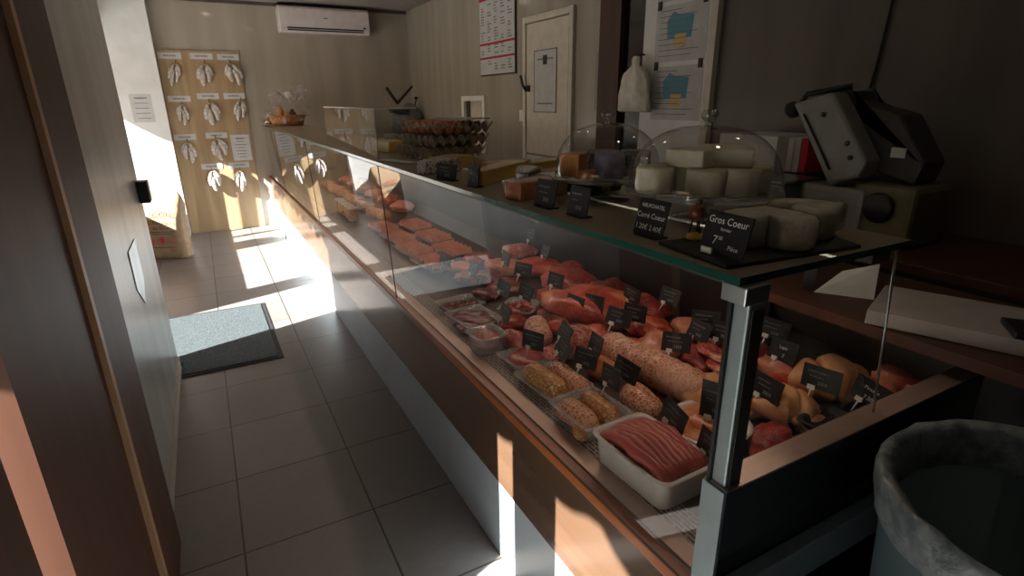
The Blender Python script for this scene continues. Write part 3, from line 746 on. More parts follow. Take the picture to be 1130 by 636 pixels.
# lattice tray
meat_tray(.815,1.065,.155,.175,.050,MAT['clearplastic'],'clear plastic tray of bacon latticed rolls behind the big white tray', .05, .02)
roast(.775,1.065,.634,.150,.036,PI/2+.05,MAT['lattice'],'bacon latticed roll at the front of the clear tray',1,'stuffed_roll',False)
roast(.850,1.068,.634,.150,.034,PI/2,MAT['netyellow'],'golden crumbed roll at the back of the clear tray',1,'stuffed_roll',False)
chunk(.748,1.01,.636,(.045,.05,.05),MAT['netyellow'],'golden stuffing end at the near corner of the clear lattice tray',5,.2,0,'stuffed_roll')
roast(.955,1.02,deckz(.93),.15,.042,PI/2-.1,MAT['lattice'],'red and white latticed roast between the tray and the long netted roast',1,'stuffed_roll',False)
# yellow rolls tray
meat_tray(.835,1.285,.16,.20,.028,MAT['clearplastic'],'clear tray of golden crumbed rolls by the vent slots', .05, .02)
roast(.800,1.275,.633,.185,.038,PI/2+.08,MAT['netyellow'],'golden crumbed roll nearest the vent slots',1,'crumbed_roll',False)
roast(.868,1.245,.634,.180,.036,PI/2,MAT['lattice'],'red streaked crumbed roll beside the golden one',1,'crumbed_roll',False)
roast(.985,1.235,deckz(.98),.12,.036,PI/2+.2,MAT['cutlet'],'small orange roll behind the pair of signs',1,'crumbed_roll',False)
# long roast
roast(1.090,1.135,deckz(1.05),.42,.056,PI/2+.10,MAT['netpork'],'long pink netted roast lying across the middle of the case',11,'tied_roast',True)
chunk(1.135,.955,deckz(1.1),(.16,.15,.10),MAT['skin'],'pale poultry piece at the near end of the long netted roast',11,.25,.4,'poultry_piece')
for k in range(4):
    t = tag(MB().blob((0,0,.012),(.15,.07,.028),.35,2,k+20).build('beef_slice', MAT['marbled'], None, loc=(1.20+.02*k,.905+.05*k,deckz(1.2)+.006+.018*k), rz=.8+.15*k), 'marbled beef slice beside the corner post, %s of its pile' % ['lowest','second','third','topmost'][k], 'meat', 'marbled beef slices')
# red tray
meat_tray(.845,1.470,.15,.135,.030,MAT['clearplastic'],'clear tray of flat red meat next to the first yellow roll', .1, .02)
chunk(.845,1.470,.640,(.125,.115,.030),MAT['redmeat'],'flat red minced meat in its clear tray',2,.1,.1,'minced_meat')
# mince tub + liver tray + roast
meat_tray(.780,1.640,.115,.12,.065,MAT['clearplastic'],'tall clear tub of pink mince at the front edge', .05, .03)
chunk(.780,1.640,.645,(.09,.10,.07),MAT['mince'],'pink mince in the tall clear tub',4,.15,0,'minced_meat')
meat_tray(.835,1.865,.16,.21,.040,MAT['clearplastic'],'clear tray of purple liver at the front of the case', .1, .02)
for k in range(5):
    chunk(.79+.022*k,1.80+.035*((k*2)%5),.638+.005*(k%2),(.07,.11,.032),MAT['liver'],'slice of purple liver in its tray, %s from the front' % rown[k],k+6,.3,.5+k*.3,'liver_slice',group='purple liver slices')
meat_tray(.860,2.065,.17,.15,.028,MAT['clearplastic'],'clear tray of browned morsels beyond the liver', .1, .02)
for k in range(10):
    chunk(.805+.027*(k%5),2.035+.055*(k//5),.638,(.032,.038,.026),MAT['brownbits'],'browned morsel in its tray, %s of the %s row' % (rown[k%5], ['near','far'][k//5]),k,.3,k,'browned_morsel',group='browned morsels')
meat_tray(1.035,1.845,.15,.14,.032,MAT['clearplastic'],'small clear tray of red meat cubes in the middle of the case', .7, .015)
for k in range(9):
    chunk(.995+.038*(k%3),1.805+.038*(k//3),deckz(1.0)+.008,(.038,.036,.034),MAT['redmeat' if k%2 else 'marbled'],'red meat cube in the small tray, %s in the %s row' % (rown[k%3], rown[k//3]),k+3,.25,k*.7,'meat_cube',group='red meat cubes')
roast(.955,1.575,deckz(.93),.17,.048,1.2,MAT['netpork'],'pink tied roast between the mince tub and the netted ball',4)
chunk(.865,1.585,.634,(.075,.12,.085),MAT['marbled'],'dark rosy meat piece beside the pink mince tub',14,.25,.2)
chunk(1.045,1.570,deckz(1.03)+.01,(.09,.08,.065),MAT['orangemeat'],'small bright orange red meat piece beside the pink tied roast',15,.3)
roast(1.005,1.405,deckz(.97),.13,.062,.6,MAT['netred'],'round red netted roast in the middle of the case',3,'netted_roast')
chunk(1.215,1.620,deckz(1.2),(.28,.36,.15),MAT['orangemeat'],'large orange red leg joint standing high in the middle of the case',16,.35,.5,'leg_joint')
chunk(1.095,1.660,deckz(1.08),(.15,.17,.07),MAT['darkmeat'],'dark red beef block in front of the large leg joint',17,.2,.2,'beef_block')
chunk(1.21,1.225,deckz(1.2),(.15,.15,.10),MAT['pork'],'pink bone in pork knuckle behind the long netted roast',18,.3,.2,'pork_knuckle')
chunk(1.145,1.325,deckz(1.14),(.10,.15,.06),MAT['orangemeat'],'peach coloured meat strip between two signs behind the long roast',19,.3,.5)
chunk(1.275,1.095,deckz(1.27),(.15,.13,.07),MAT['redmeat'],'red meat chops behind the blue tinted sign',20,.35,.5)
chunk(1.38,1.50,deckz(1.38),(.16,.22,.09),MAT['redmeat'],'red meat joint behind the large leg joint',21,.3,.3)
chunk(1.39,1.22,deckz(1.38),(.14,.20,.09),MAT['pork'],'brownish pork piece at the back of the case',22,.3,.2)
chunk(1.385,1.02,deckz(1.38),(.14,.16,.08),MAT['darkmeat'],'dark red meat at the back near the wood shelf',23,.3,.6)
chunk(1.385,.90,deckz(1.36),(.13,.14,.10),MAT['pork'],'pink meat piece behind the corner post',24,.3,.1)
chunk(1.10,.71,deckz(1.10),(.16,.10,.07),MAT['redmeat'],'red meat strips just inside the end panel',25,.45,.4,'meat_strips',freq=2.5)
chunk(1.03,.645,deckz(1.02),(.16,.09,.07),MAT['pinkmeat'],'pink meat piece close to the end panel beside the oval tray',26,.3,.2)
chunk(.885,.600,.628,(.13,.13,.075),MAT['skin'],'pale meat piece tucked between the big white tray and the end panel',27,.25,.3,'poultry_piece')
tag(tray(MB(), .13,.085,.02,.012).build('food_tray', MAT['black'], None, loc=(1.24,.665,deckz(1.24)+.03), rz=.1), 'small black tray resting against the end panel under the chickens', 'tray')
chunk(1.24,.705,deckz(1.24),(.10,.07,.05),MAT['pork'],'small pale meat scrap under the black tray by the end panel',28,.3)
extra = [(1.10,2.25,.13,.15,.06,'darkmeat','dark red meat piece on the case floor between the steak pile and the pork slab'),(1.02,2.34,.14,.13,.055,'redmeat','red meat piece just before the nearest ham pack'),(1.00,2.08,.12,.13,.05,'darkmeat','dark red piece between the browned morsels and the steak pile'),
(1.13,1.76,.11,.12,.055,'darkmeat','dark red strip touching the far side of the beef block'),(.945,1.745,.10,.12,.05,'redmeat','red piece between the liver tray and the cube tray'),(.925,1.44,.08,.10,.05,'netred','small rosy piece between the flat red meat and the netted ball'),
(1.125,1.455,.12,.13,.06,'orangemeat','orange red piece between the netted ball and the large leg joint'),(1.29,1.36,.13,.16,.08,'orangemeat','orange red piece behind the knuckle and before the back joints'),(1.27,1.23,.10,.12,.07,'redmeat','red chop leaning behind the pork knuckle'),
(1.385,1.72,.14,.20,.09,'darkmeat','dark red joint at the back left of the large leg joint'),(1.385,2.02,.13,.18,.09,'redmeat','red joint at the back beyond the deep red one'),(1.33,1.02,.10,.10,.06,'marbled','marbled piece beneath the back signs by the corner post'),(1.19,.84,.10,.10,.06,'pork','pink piece below the sign right of the corner post'),
(1.30,.86,.12,.10,.07,'orangemeat','orange red piece between the chickens and the pink back piece'),(1.06,2.50,.13,.15,.05,'ham','pale pink slab beside the nearest ham pack')]
for k,(x,y,w_,l_,h_,m,lab) in enumerate(extra):
    chunk(x,y,deckz(x),(w_,l_,h_),MAT[m],lab,k+80,.35,.5*k,freq=1.9)
# far part
far = [(1.11,2.09,.17,.20,.05,'darkmeat','dark red steak pile beyond the small cube tray'),(1.21,2.30,.16,.24,.08,'pork','pink pork slab in the second window'),(1.32,2.17,.16,.24,.09,'orangemeat','orange pork slab standing at the back of the second window'),(1.33,1.92,.20,.24,.10,'redmeat','deep red joint behind the cube tray'),(1.38,2.46,.14,.20,.08,'marbled','marbled joint at the back in the second window'),(1.18,2.56,.14,.16,.06,'redmeat','red steak heap near the second window joint'),(1.20,1.86,.12,.14,.07,'redmeat','red beef piece beside the cube tray')]
for k,(x,y,w_,l_,h_,m,lab) in enumerate(far):
    chunk(x,y,deckz(x),(w_,l_,h_),MAT[m],lab,k+40,.3,.3*k)
def pack(x, y, w_, l_, h_, rz, label):
    t = thing('ham_pack', label, 'food pack', (x,y,deckz(x)), rz, 'ham packs beyond the second window')
    b = MB()
    for k in range(5): b.cbox((0,-l_/2+l_*(k+.5)/5,.012+h_*.5), (w_,l_/5*.9,h_), 0, 0, ('X', -.5))
    b.build('ham_slices', MAT['ham'], t, bevel=.004)
    tray(MB(), w_*1.15, l_*1.15, .022, .012).build('pack_tray', MAT['clearplastic'], t)
    return t
for k,(x,y,lab) in enumerate([(.97,2.66,'nearest of the front row'),(1.13,2.80,'nearest of the back row'),(.97,2.98,'second of the front row'),(1.15,3.14,'second of the back row'),(.98,3.30,'third of the front row'),(1.16,3.50,'third of the back row'),(.98,3.64,'fourth of the front row')]):
    pack(x,y,.13,.24,.035,.1,'pack of pink ham slices in a clear tray, '+lab)
for k in range(6):
    y = 4.0 + .36*k
    t = thing('charcuterie_piece', 'orange brown cured piece far down the case, %s beyond the ham packs' % rown[k], 'charcuterie', (1.05,y,deckz(1.05)+.037), PI/2+.3, 'cured pieces at the far end')
    roll(.26,.045,5,.08,k).build('meat', MAT['crust' if k%2 else 'cutlet'], t)
    t2 = chunk(1.27,y+.12,deckz(1.27),(.18,.22,.09),MAT['orangemeat' if k%2 else 'ham'],'large cured joint along the back far down the case, %s beyond the ham packs' % rown[k],k+60,.25,.2,'cured_joint',group='cured joints at the far end')
for k in range(5):
    t = thing('preserve_jar', 'glass jar of preserve with pale lid, %s from the near end of its row' % rown[k], 'jar', (.90,4.15+.11*k,.64), 0, 'preserve jars in the case')
    jb = MB().lathe([(0,0),(.036,0),(.04,.006),(.04,.075),(.034,.086),(0,.086)], n=20).build('jar_body', MAT['cheeseorange' if k%2 else 'crust'], t)
    MB().lathe([(.036,.086),(.037,.088),(.037,.10),(0,.101)], n=20).build('lid', MAT['white'], jb)

# chickens
def chicken(x, y, rz, label, s=1.0, m='skin'):
    t = thing('plucked_chicken', label, 'poultry', (x,y,deckz(x)), rz, 'plucked birds in the end bay')
    V = [(0,0,.070),(.060,0,.066),(.100,0,.052),(.130,.006,.038),(-.050,0,.064),(-.030,.048,.056),(-.085,.044,.074),(-.130,.026,.074),(-.030,-.048,.056),(-.085,-.044,.074),(-.130,-.026,.074),(.060,.062,.050),(.015,.080,.040),(.060,-.062,.050),(.015,-.080,.040)]
    E = [(0,1),(1,2),(2,3),(0,4),(0,5),(5,6),(6,7),(0,8),(8,9),(9,10),(1,11),(11,12),(1,13),(13,14)]
    R_ = [.076,.070,.040,.022,.060,.046,.032,.013,.046,.032,.013,.024,.017,.024,.017]
    me = bpy.data.meshes.new('bird_body'); me.from_pydata([tuple(c*s for c in v) for v in V], E, []); me.materials.append(MAT[m])
    o = bpy.data.objects.new('bird_body', me); C.objects.link(o); o.parent = t
    sk_ = o.modifiers.new('skin','SKIN'); sk_.use_smooth_shade = True
    for i, r_ in enumerate(R_): me.skin_vertices[0].data[i].radius = (r_*s, r_*s)
    me.skin_vertices[0].data[0].use_root = True
    ss = o.modifiers.new('sub','SUBSURF'); ss.levels = 2; ss.render_levels = 2
    return t
chicken(1.215,.770,-.75,'pale plucked chicken between the signs in the end bay',.70)
chicken(1.395,.760,2.5,'larger golden chicken at the back of the end bay',.86)
chicken(1.50,.640,.5,'plucked guinea fowl at the right edge of the end bay',.8,'pork')

# signs inside the case
GS = 'black price signs stuck in the meat'
sg = [((.977,1.904),'standing in the cube tray at its far side'),((1.022,1.795),'standing in the cube tray at its near side'),((.868,1.679),'lying low over the purple liver tray'),((.840,1.417),'in front of the pink tied roast, stuck in the flat red meat'),
 ((.943,1.402),'left of the round red netted roast, upper of the pair'),((.879,1.320),'below the round red netted roast, lower of the pair'),((.897,1.209),'stuck in the golden crumbed rolls, front one'),((.974,1.268),'pointed up behind the crumbed rolls at the netted roast'),
 ((.893,1.083),'stuck in the bacon latticed roll, front one'),((.946,1.089),'behind the latticed roll, beside the long netted roast'),((1.100,1.568),'left of two before the large leg joint'),((1.154,1.517),'right of two before the large leg joint'),
 ((1.146,1.372),'left of two at the far end of the long netted roast'),((1.209,1.353),'right of two at the far end of the long netted roast'),((1.303,1.486),'on the right flank of the large leg joint'),((1.387,1.382),'faint one at the back above the pork knuckle'),
 ((1.165,1.109),'over the middle of the long netted roast'),((1.267,1.129),'tilted one with bluish face behind the long roast'),((1.340,1.158),'at the back between the blue tinted sign and the corner post'),((1.316,1.069),'just left of the corner post, small'),
 ((.900,.853),'standing over the big white tray of sausage meat'),((.999,.808),'tall rounded one behind the oval tray of cutlets'),((.885,.715),'at the near end of the big white tray, by the corner post'),
 ((1.161,.795),'right of the corner post, above the red meat strips'),((1.347,.887),'topmost one right of the corner post, reading Lapin'),((1.262,.715),'in front of the larger golden chicken'),((1.327,.634),'near the end panel, reading Pintade'),((1.440,.99),'dark one at the back right of the corner post'),
 ((.977,2.197),'beyond the cube tray in the middle of the case'),((.943,2.443),'at the second window beside the ham packs'),((1.163,2.223),'on the pink pork slab in the second window'),((1.429,2.440),'far back in the second window'),((1.340,2.160),'on the orange slab at the back'),((1.178,1.812),'greenish one on the red beef beside the cube tray'),((1.144,2.024),'on the dark red steak pile')]
rg = random.Random(11)
for i, ((x,y), lab) in enumerate(sg):
    z = deckz(x) + (.085 if 'larger golden' in lab else .062)
    kw = {}
    if 'Lapin' in lab: kw['texts'] = [('Lapin',.013,0,.034),('7',.016,.006,.010)]
    if 'Pintade' in lab: kw['texts'] = [('Pintade',.013,0,.034),('7.50',.015,0,.010)]
    w_, h_ = .092, .060
    if 'tall rounded' in lab: w_, h_ = .074, .095
    s_ = make_sign((x,y,z), 'black price sign ' + lab, GS, rg.uniform(-.25,.45), w_, h_, .012, seed=i+20, tilt=rg.uniform(.1,.45), **kw)
    s_.rotation_euler.y = rg.uniform(-.12,.12)

# ------------------------------------------------------------------ back wall: board, sausages, cards, air conditioner
tag(MB().box((-.290,YB-.022,0.0),(.528,YB-.001,2.045)).build('wooden_display_board', MAT['oak'], bevel=.002), 'tall light oak board leaning flat on the back wall, hung with sausages', 'display board')
YF = YB - .023
cards = [(-.168,1.984,'top row left'),(.141,1.987,'top row middle'),(.412,1.984,'top row right'),(-.154,1.535,'second row left'),(.137,1.562,'second row middle'),(.411,1.562,'second row right'),(-.172,1.118,'third row left'),(.154,1.126,'third row right'),(.049,.774,'bottom row left'),(.340,.774,'bottom row right')]
for i, (x, z, lab) in enumerate(cards):
    t = thing('name_card', 'white name card pinned to the oak board, ' + lab, 'card', (x,YF,z), 0, 'name cards on the sausage board')
    MB().box((-.112,-.003,-.032),(.112,0,.032)).build('card', MAT['paper'], t)
    d = MB(); x0 = -.06
    rg = random.Random(i)
    while x0 < .055:
        l_ = rg.uniform(.006,.014); d.quad([(x0,-.0035,-.008),(x0+l_,-.0035,-.008),(x0+l_,-.0035,.010),(x0,-.0035,.010)]); x0 += l_+.005
    d.build('print', MAT['greyprint'], t)
bz = [(-.155,1.80,'top row left'),(.145,1.80,'top row middle'),(.445,1.81,'top row right'),(-.145,1.375,'second row left'),(.148,1.38,'second row middle'),(.449,1.41,'second row right'),(-.155,.96,'third row left'),(.159,.98,'third row right'),(.052,.62,'bottom row left'),(.330,.60,'bottom row right, sunlit')]
def sausage_bundle():
    t = thing('sausage_bundle', '', 'sausages', (0,0,0), 0, 'bundles of dried sausages on the board')
    MB().tube([(0,.0,.16),(0,-.012,.11)], .004, 6).build('hook', MAT['machinedark'], t)
    spec = [(-.016,.10,-.070,-.075,.026,-.030),(-.004,.05,-.012,-.150,.027,-.052),(.014,.085,.048,-.095,.026,-.040),(.020,.11,.078,-.020,.022,-.026)]
    for k,(x0,z0,x1,z1,r_,dy) in enumerate(spec):
        p0 = Vector((x0,-.03,z0)); p1 = Vector((x1,dy,z1)); pts = []; rs = []
        bow = (.018 if x1 > 0 else -.018)
        for q in range(13):
            uq = q/12; pts.append(p0.lerp(p1,uq) + Vector((bow*math.sin(PI*uq),-.008*math.sin(PI*uq),0))); rs.append(.003 + r_*math.sin(PI*(.03+.94*uq))**.42 if 0<q<12 else .005)
        MB().tube(pts, rs, 12).build('sausage', MAT['sausage'], t, smooth=True)
    MB().tube([(-.02,-.03,.105),(0,-.05,.11),(.02,-.03,.105)], .005, 6).build('string_knot', MAT['string'], t)
    return t
b0 = None
for i, (x, z, lab) in enumerate(bz):
    o = sausage_bundle() if b0 is None else copy_tree(b0)
    b0 = b0 or o
    o.location = (x, YF-.002, z); o.rotation_euler.y = [.25,.12,-.2,.1,-.05,.2,.0,-.15,-.1,.1][i]; s_ = [.95,.92,.95,.85,.95,.9,.9,.95,.9,.95][i]; o.scale = ((-1 if i in (2,3,6,9) else 1)*s_*[.7,.95,1,.8,1,.8,.9,1,.85,.75][i],s_,s_)
    o['label'] = 'bundle of white dried sausages hanging on the oak board, ' + lab
def notice(name, label, cat, loc, w_, h_, nlines, axis='y', title=True):
    t = thing(name, label, cat, loc, {'y':0,'x':-PI/2}[axis])
    MB().box((-w_/2,-.003,-h_/2),(w_/2,0,h_/2)).build('sheet', MAT['paper'], t)
    d = MB(); rg = random.Random(nlines)
    for k in range(nlines):
        z = h_*.36 - h_*.72*k/max(1,nlines-1); hw = w_*rg.uniform(.18,.36); hh = h_*.012*(2 if (k == 0 and title) else 1)
        d.quad([(-hw,-.0036,z-hh),(hw,-.0036,z-hh),(hw,-.0036,z+hh),(-hw,-.0036,z+hh)])
    d.build('print', MAT['greyprint'], t)
    return t
notice('paper_notice', 'white paper notice pinned at the right of the oak board, third row', 'notice', (.398,YF,.975), .205, .30, 7)
notice('paper_notice', 'white paper notice on the white wall left of the oak board', 'notice', (-.515,7.4205,1.44), .20, .29, 5)
ac = thing('air_conditioner', 'white wall mounted air conditioner high on the back wall', 'air conditioner', (1.51,YB,2.255))
b = MB(); prof = [(0,0),(-.20,.0),(-.225,.05),(-.225,.26),(-.19,.285),(0,.285)]
vs = [[b.bm.verts.new((x,y,z)) for y, z in prof] for x in (-.52,.52)]
for k in range(len(prof)):
    b.bm.faces.new((vs[0][k],vs[0][(k+1)%6],vs[1][(k+1)%6],vs[1][k]))
b.bm.faces.new(vs[0]); b.bm.faces.new(vs[1][::-1]); b.build('casing', MAT['acwhite'], ac, bevel=.012, seg=3)
MB().box((-.44,-.226,.022),(.44,-.205,.058)).build('air_slot', MAT['black'], ac)
MB().box((-.44,-.229,.035),(.44,-.206,.042)).build('louvre', MAT['acwhite'], ac)
MB().cbox((.455,-.2255,.075),(.024,.004,.020)).build('display_dot', MAT['black'], ac)
MB().cbox((.0,-.2265,.165),(.045,.003,.012)).build('badge', MAT['greyprint'], ac)
MB().box((-.51,-.16,.286),(.51,-.002,.31)).build('top_grille', MAT['black'], ac)
struct(MB().box((-.30,YB-.02,ZC-.035),(XR,YB,ZC)).build('trim_10', MAT['walldark']))

# slicer in the far corner
bc = thing('back_counter', 'far back counter in the corner carrying the slicer', 'counter', (2.30,7.05,0))
MB().box((-.30,-.45,0),(.27,.52,.98)).build('cabinet', MAT['plinth'], bc)
MB().box((-.33,-.48,.98),(.272,.52,1.02)).build('worktop', MAT['steel'], bc, bevel=.004)
sl = thing('meat_slicer', 'grey meat slicer with raised arms in the far corner behind the egg trays', 'slicer', (2.32,7.10,1.021), .2)
MB().box((-.24,-.16,0),(.20,.18,.07)).build('base', MAT['machine'], sl, bevel=.02)
MB().blob((.10,.05,.22),(.34,.26,.44),.08,1.2,2).build('motor_housing', MAT['machine'], sl)
MB().lathe([(0,-.012),(.15,-.008),(.155,0),(.15,.008),(0,.012)], (-.10,-.06,.20), 40, M=Matrix.Rotation(PI/2,4,'X')).build('blade', MAT['steel'], sl)
MB().tube([(-.13,-.05,.44),(-.27,-.06,.62)], [.018,.022], 10).build('arm', MAT['machinedark'], sl)
MB().tube([(-.13,-.05,.44),(.09,-.06,.64)], [.018,.014], 10).build('arm', MAT['machinedark'], sl)
MB().box((-.24,-.10,.33),(.02,-.02,.37)).build('carriage', MAT['machinedark'], sl, bevel=.01)
MB().lathe([(0,-.02),(.022,-.012),(.024,0),(.022,.012),(0,.02)], (.17,0,.50), 16).build('knob', MAT['black'], sl)
MB().tube([(.17,0,.48),(.15,.02,.40)], .008, 8).build('knob_stem', MAT['machinedark'], sl)

# right wall: price board, door notice, carrier bag, posters, switch
pb = thing('price_board', 'white price board with red header and two red lines on the right wall', 'price board', (XR,4.985,1.71), -PI/2)
W2, H2 = .36, .86
MB().box((-W2,-.018,0),(W2,0,H2)).build('frame', MAT['machinedark'], pb, bevel=.003)
MB().box((-W2+.01,-.020,.012),(W2-.01,-.017,H2-.012)).build('sheet', MAT['paper'], pb)
MB().box((-W2+.01,-.0215,.66),(W2-.01,-.0195,H2-.012)).build('red_header', MAT['redprint'], pb)
d = MB(); d.box((-W2+.01,-.0215,.275),(W2-.01,-.0195,.293)); d.box((-W2+.01,-.0215,.150),(W2-.01,-.0195,.168)); d.build('red_line', MAT['redprint'], pb)
d = MB(); rg = random.Random(4)
for col in range(5):
    xc = -W2+.05 + col*.135
    for rz_ in range(26):
        z = .64 - rz_*.0235
        if .14 < z < .18 or .265 < z < .305 or rg.random() < .28: continue
        x0 = xc
        while x0 < xc + rg.uniform(.03,.085):
            l_ = rg.uniform(.006,.016); d.quad([(x0,-.0212,z),(x0+l_,-.0212,z),(x0+l_,-.0212,z+.010),(x0,-.0212,z+.010)]); x0 += l_+.005
d.build('price_rows', MAT['darkprint'], pb)
dn = notice('door_notice', 'grey framed notice with a dark square mark on the white door', 'notice', (XR-.021,4.115,1.625), .34, .48, 2, 'x', False)
MB().box((-.03,-.006,.13),(.03,-.003,.20)).build('dark_square', MAT['black'], dn)
d = MB()
for a, c in (((-.175,-.005,-.245),(.175,-.001,-.237)),((-.175,-.005,.237),(.175,-.001,.245)),((-.175,-.005,-.237),(-.168,-.001,.237)),((.168,-.005,-.237),(.175,-.001,.237))): d.box(a, c)
d.build('thin_frame', MAT['greyprint'], dn)
cb_ = thing('carrier_bag', 'white plastic carrier bag hanging on the dark pillar by the posters', 'bag', (XR-.055,2.925,1.40), -PI/2)
b = MB(); rings = []
for z, w_, dp in ((0,.142,.012),(.01,.146,.035),(.10,.140,.045),(.19,.128,.040),(.235,.105,.032),(.262,.055,.024),(.285,.028,.018),(.31,.034,.016),(.335,.022,.010)):
    rings.append([b.bm.verts.new((w_*math.cos(a)*(1+.10*math.sin(9*a+z*30)), -.03+dp*math.sin(a)+.004*math.sin(7*a), z)) for a in [2*PI*k/40 for k in range(40)]])
for A, B in zip(rings, rings[1:]):
    for k in range(40): b.bm.faces.new((A[k],A[(k+1)%40],B[(k+1)%40],B[k])).smooth = True
b.bm.faces.new(rings[0][::-1]); b.bm.faces.new(rings[-1]); b.build('bag_body', MAT['bagplastic'], cb_)
MB().tube([(0,.044,.345),(0,.0,.345),(0,-.03,.33)], .006, 6).build('hook', MAT['machinedark'], cb_)
for k, (zc, lab) in enumerate(((2.20,'topmost of three on the white panel'),(1.865,'middle of three on the white panel'),(1.53,'lowest of three on the white panel'))):
    zc -= .02
    t = thing('map_poster', 'framed poster with blue and yellow map print, ' + lab, 'poster', (XR-.0195,2.625,zc), -PI/2, 'map posters on the white panel')
    MB().box((-.205,-.003,-.155),(.205,0,.155)).build('sheet', MAT['paper'], t)
    MB().quad([(-.10,-.004,-.03),(.09,-.004,-.03),(.10,-.004,.09),(-.02,-.004,.10),(-.06,-.004,.12),(-.11,-.004,.07)]).build('blue_print', MAT['blueprint'], t)
    MB().quad([(-.04,-.0045,-.075),(.05,-.0045,-.075),(.05,-.0045,-.005),(-.04,-.0045,-.005)]).build('yellow_print', MAT['yellowprint'], t)
    d = MB()
    for q in range(9):
        z = .125-.031*q; d.quad([(-.17,-.0048,z),(-.17+.34*(.5+.5*((q*37)%10)/10),-.0048,z),(-.17+.34*(.5+.5*((q*37)%10)/10),-.0048,z+.004),(-.17,-.0048,z+.004)])
    d.build('print', MAT['greyprint'], t)
    for xx in (-.18,.18): MB().box((xx-.014,-.012,.135),(xx+.014,0,.185)).build('clip', MAT['black'], t, bevel=.003)
tag(MB().box((XR-.022,4.485,1.30),(XR-.001,4.555,1.40)).build('light_switch', MAT['white'], bevel=.004), 'white light switch left of the door', 'switch')

# near back counter with machine, scale and white boxes
nb = thing('back_counter', 'near back counter along the dark wall carrying the grey machine', 'counter', (2.28,1.35,0))
MB().box((-.26,-1.4,0),(.285,.75,.92)).build('cabinet', MAT['machinedark'], nb)
MB().box((-.30,-1.4,.92),(.288,.76,.955)).build('worktop', MAT['darkwood'], nb, bevel=.004)
mc = thing('slicing_machine', 'tall grey angled machine with black handle on the near back counter', 'machine', (2.22,1.20,.956), 0)
b = MB(); sd = [(.26,.52),(.10,.54),(-.02,.33),(-.06,.24),(.02,.20),(.12,.26)]  # (y,z)
def slab(mb, pts, x0, x1):
    A = [mb.bm.verts.new((x0,y,z)) for y, z in pts]; B = [mb.bm.verts.new((x1,y,z)) for y, z in pts]; n = len(pts)
    mb.bm.faces.new(A); mb.bm.faces.new(B[::-1])
    for k in range(n): mb.bm.faces.new((A[k],A[(k+1)%n],B[(k+1)%n],B[k]))
    return mb
slab(MB(), [(.30,.50),(.14,.54),(-.03,.30),(-.01,.24),(.10,.20)], -.13, -.03).build('angled_cover', MAT['machine'], mc, bevel=.012)
slab(MB(), [(.20,.53),(-.06,.46),(-.17,.30),(-.15,.22),(-.02,.25),(.14,.545)], -.03, .12).build('hopper', MAT['machinedark'], mc, bevel=.01)
MB().box((-.10,-.20,0),(.16,.02,.22)).build('motor_casing', MAT['olive'], mc, bevel=.02)
MB().lathe([(0,0),(.05,0),(.055,.012),(.045,.02),(0,.018)], (-.10,-.09,.14), 28, M=Matrix.Rotation(-PI/2,4,'Y')).build('round_knob', MAT['black'], mc)
MB().box((-.12,-.04,0),(.10,.22,.20)).build('body', MAT['machine'], mc, bevel=.02)
MB().tube([(-.09,.30,.49),(-.09,.27,.535),(-.05,.12,.56)], .011, 10).build('handle', MAT['black'], mc)
MB().lathe([(0,-.025),(.028,-.018),(.036,0),(.028,.018),(0,.025)], (-.10,.315,.475), 20, M=Matrix.Rotation(.9,4,'X')).build('hand_grip', MAT['black'], mc)
MB().tube([(-.135,.24,.46),(-.135,.10,.26)], .004, 6).build('slot_line', MAT['black'], mc)
for y_, z_ in ((.16,.46),(.05,.36),(.03,.31)): MB().lathe([(0,0),(.009,0),(.009,.006),(0,.007)], (-.13,y_,z_), 12, M=Matrix.Rotation(-PI/2,4,'Y')).build('screw', MAT['machinedark'], mc)
MB().cbox((-.032,-.08,.33),(.004,.05,.035)).build('small_plate', MAT['paper'], mc)
ws = thing('weighing_scale', 'grey weighing scale with steel plate beside the tall machine', 'scale', (2.12,1.575,.956))
MB().box((-.11,-.13,0),(.12,.13,.19)).build('scale_body', MAT['machine'], ws, bevel=.012)
MB().box((-.115,-.08,.06),(-.109,.09,.15)).build('display_window', MAT['black'], ws)
MB().box((-.13,-.15,.195),(.13,.15,.205)).build('weighing_plate', MAT['steel'], ws, bevel=.003)
for k,(y,zz,hh,lab) in enumerate(((1.80,.956,.19,'lower one'),(1.80,1.148,.17,'upper one'))):
    tag(MB().box((2.22,y-.16,zz),(2.50,y+.16,zz+hh)).build('cardboard_box', MAT['paper'], bevel=.004), 'white box stacked beside the scale, ' + lab, 'box', 'white boxes by the scale')
for k in range(3):
    tag(MB().box((2.30,1.545+.035*k,1.162),(2.48,1.575+.035*k,1.31)).build('folder', MAT[['redprint','paper','white'][k]], bevel=.002), ['dark red folder standing between the boxes and the scale','white folder standing right of the red folder','cream folder standing nearest the scale'][k], 'folder')
tag(MB().box((2.28,1.53,.956),(2.5,1.66,1.16)).build('storage_box', MAT['machinedark']), 'dark storage box under the folders', 'box')

# rear shelf papers
tag(MB().cbox((1.46,.56,.9905),(.24,.30,.034),.35).build('paper_stack', m_plain('greyish white paper', srgb(164,158,154), .85), bevel=.002), 'stack of white paper on the wooden rear shelf', 'paper')
t = thing('ticket_card', 'white folded card with a black tab on the wooden rear shelf', 'card', (1.44,.80,.973), -1.0)
MB().quad([(-.07,0,0),(.07,0,.0),(.07,.03,.09),(-.01,.03,.06)]).build('card', MAT['paper'], t)
MB().cbox((-.085,.01,.05),(.03,.006,.085)).build('black_tab', MAT['black'], t)
tag(MB().cbox((1.44,.42,1.015),(.10,.06,.014),.6).build('stapler', MAT['black'], bevel=.004), 'black stapler lying on the white paper stack', 'stapler')

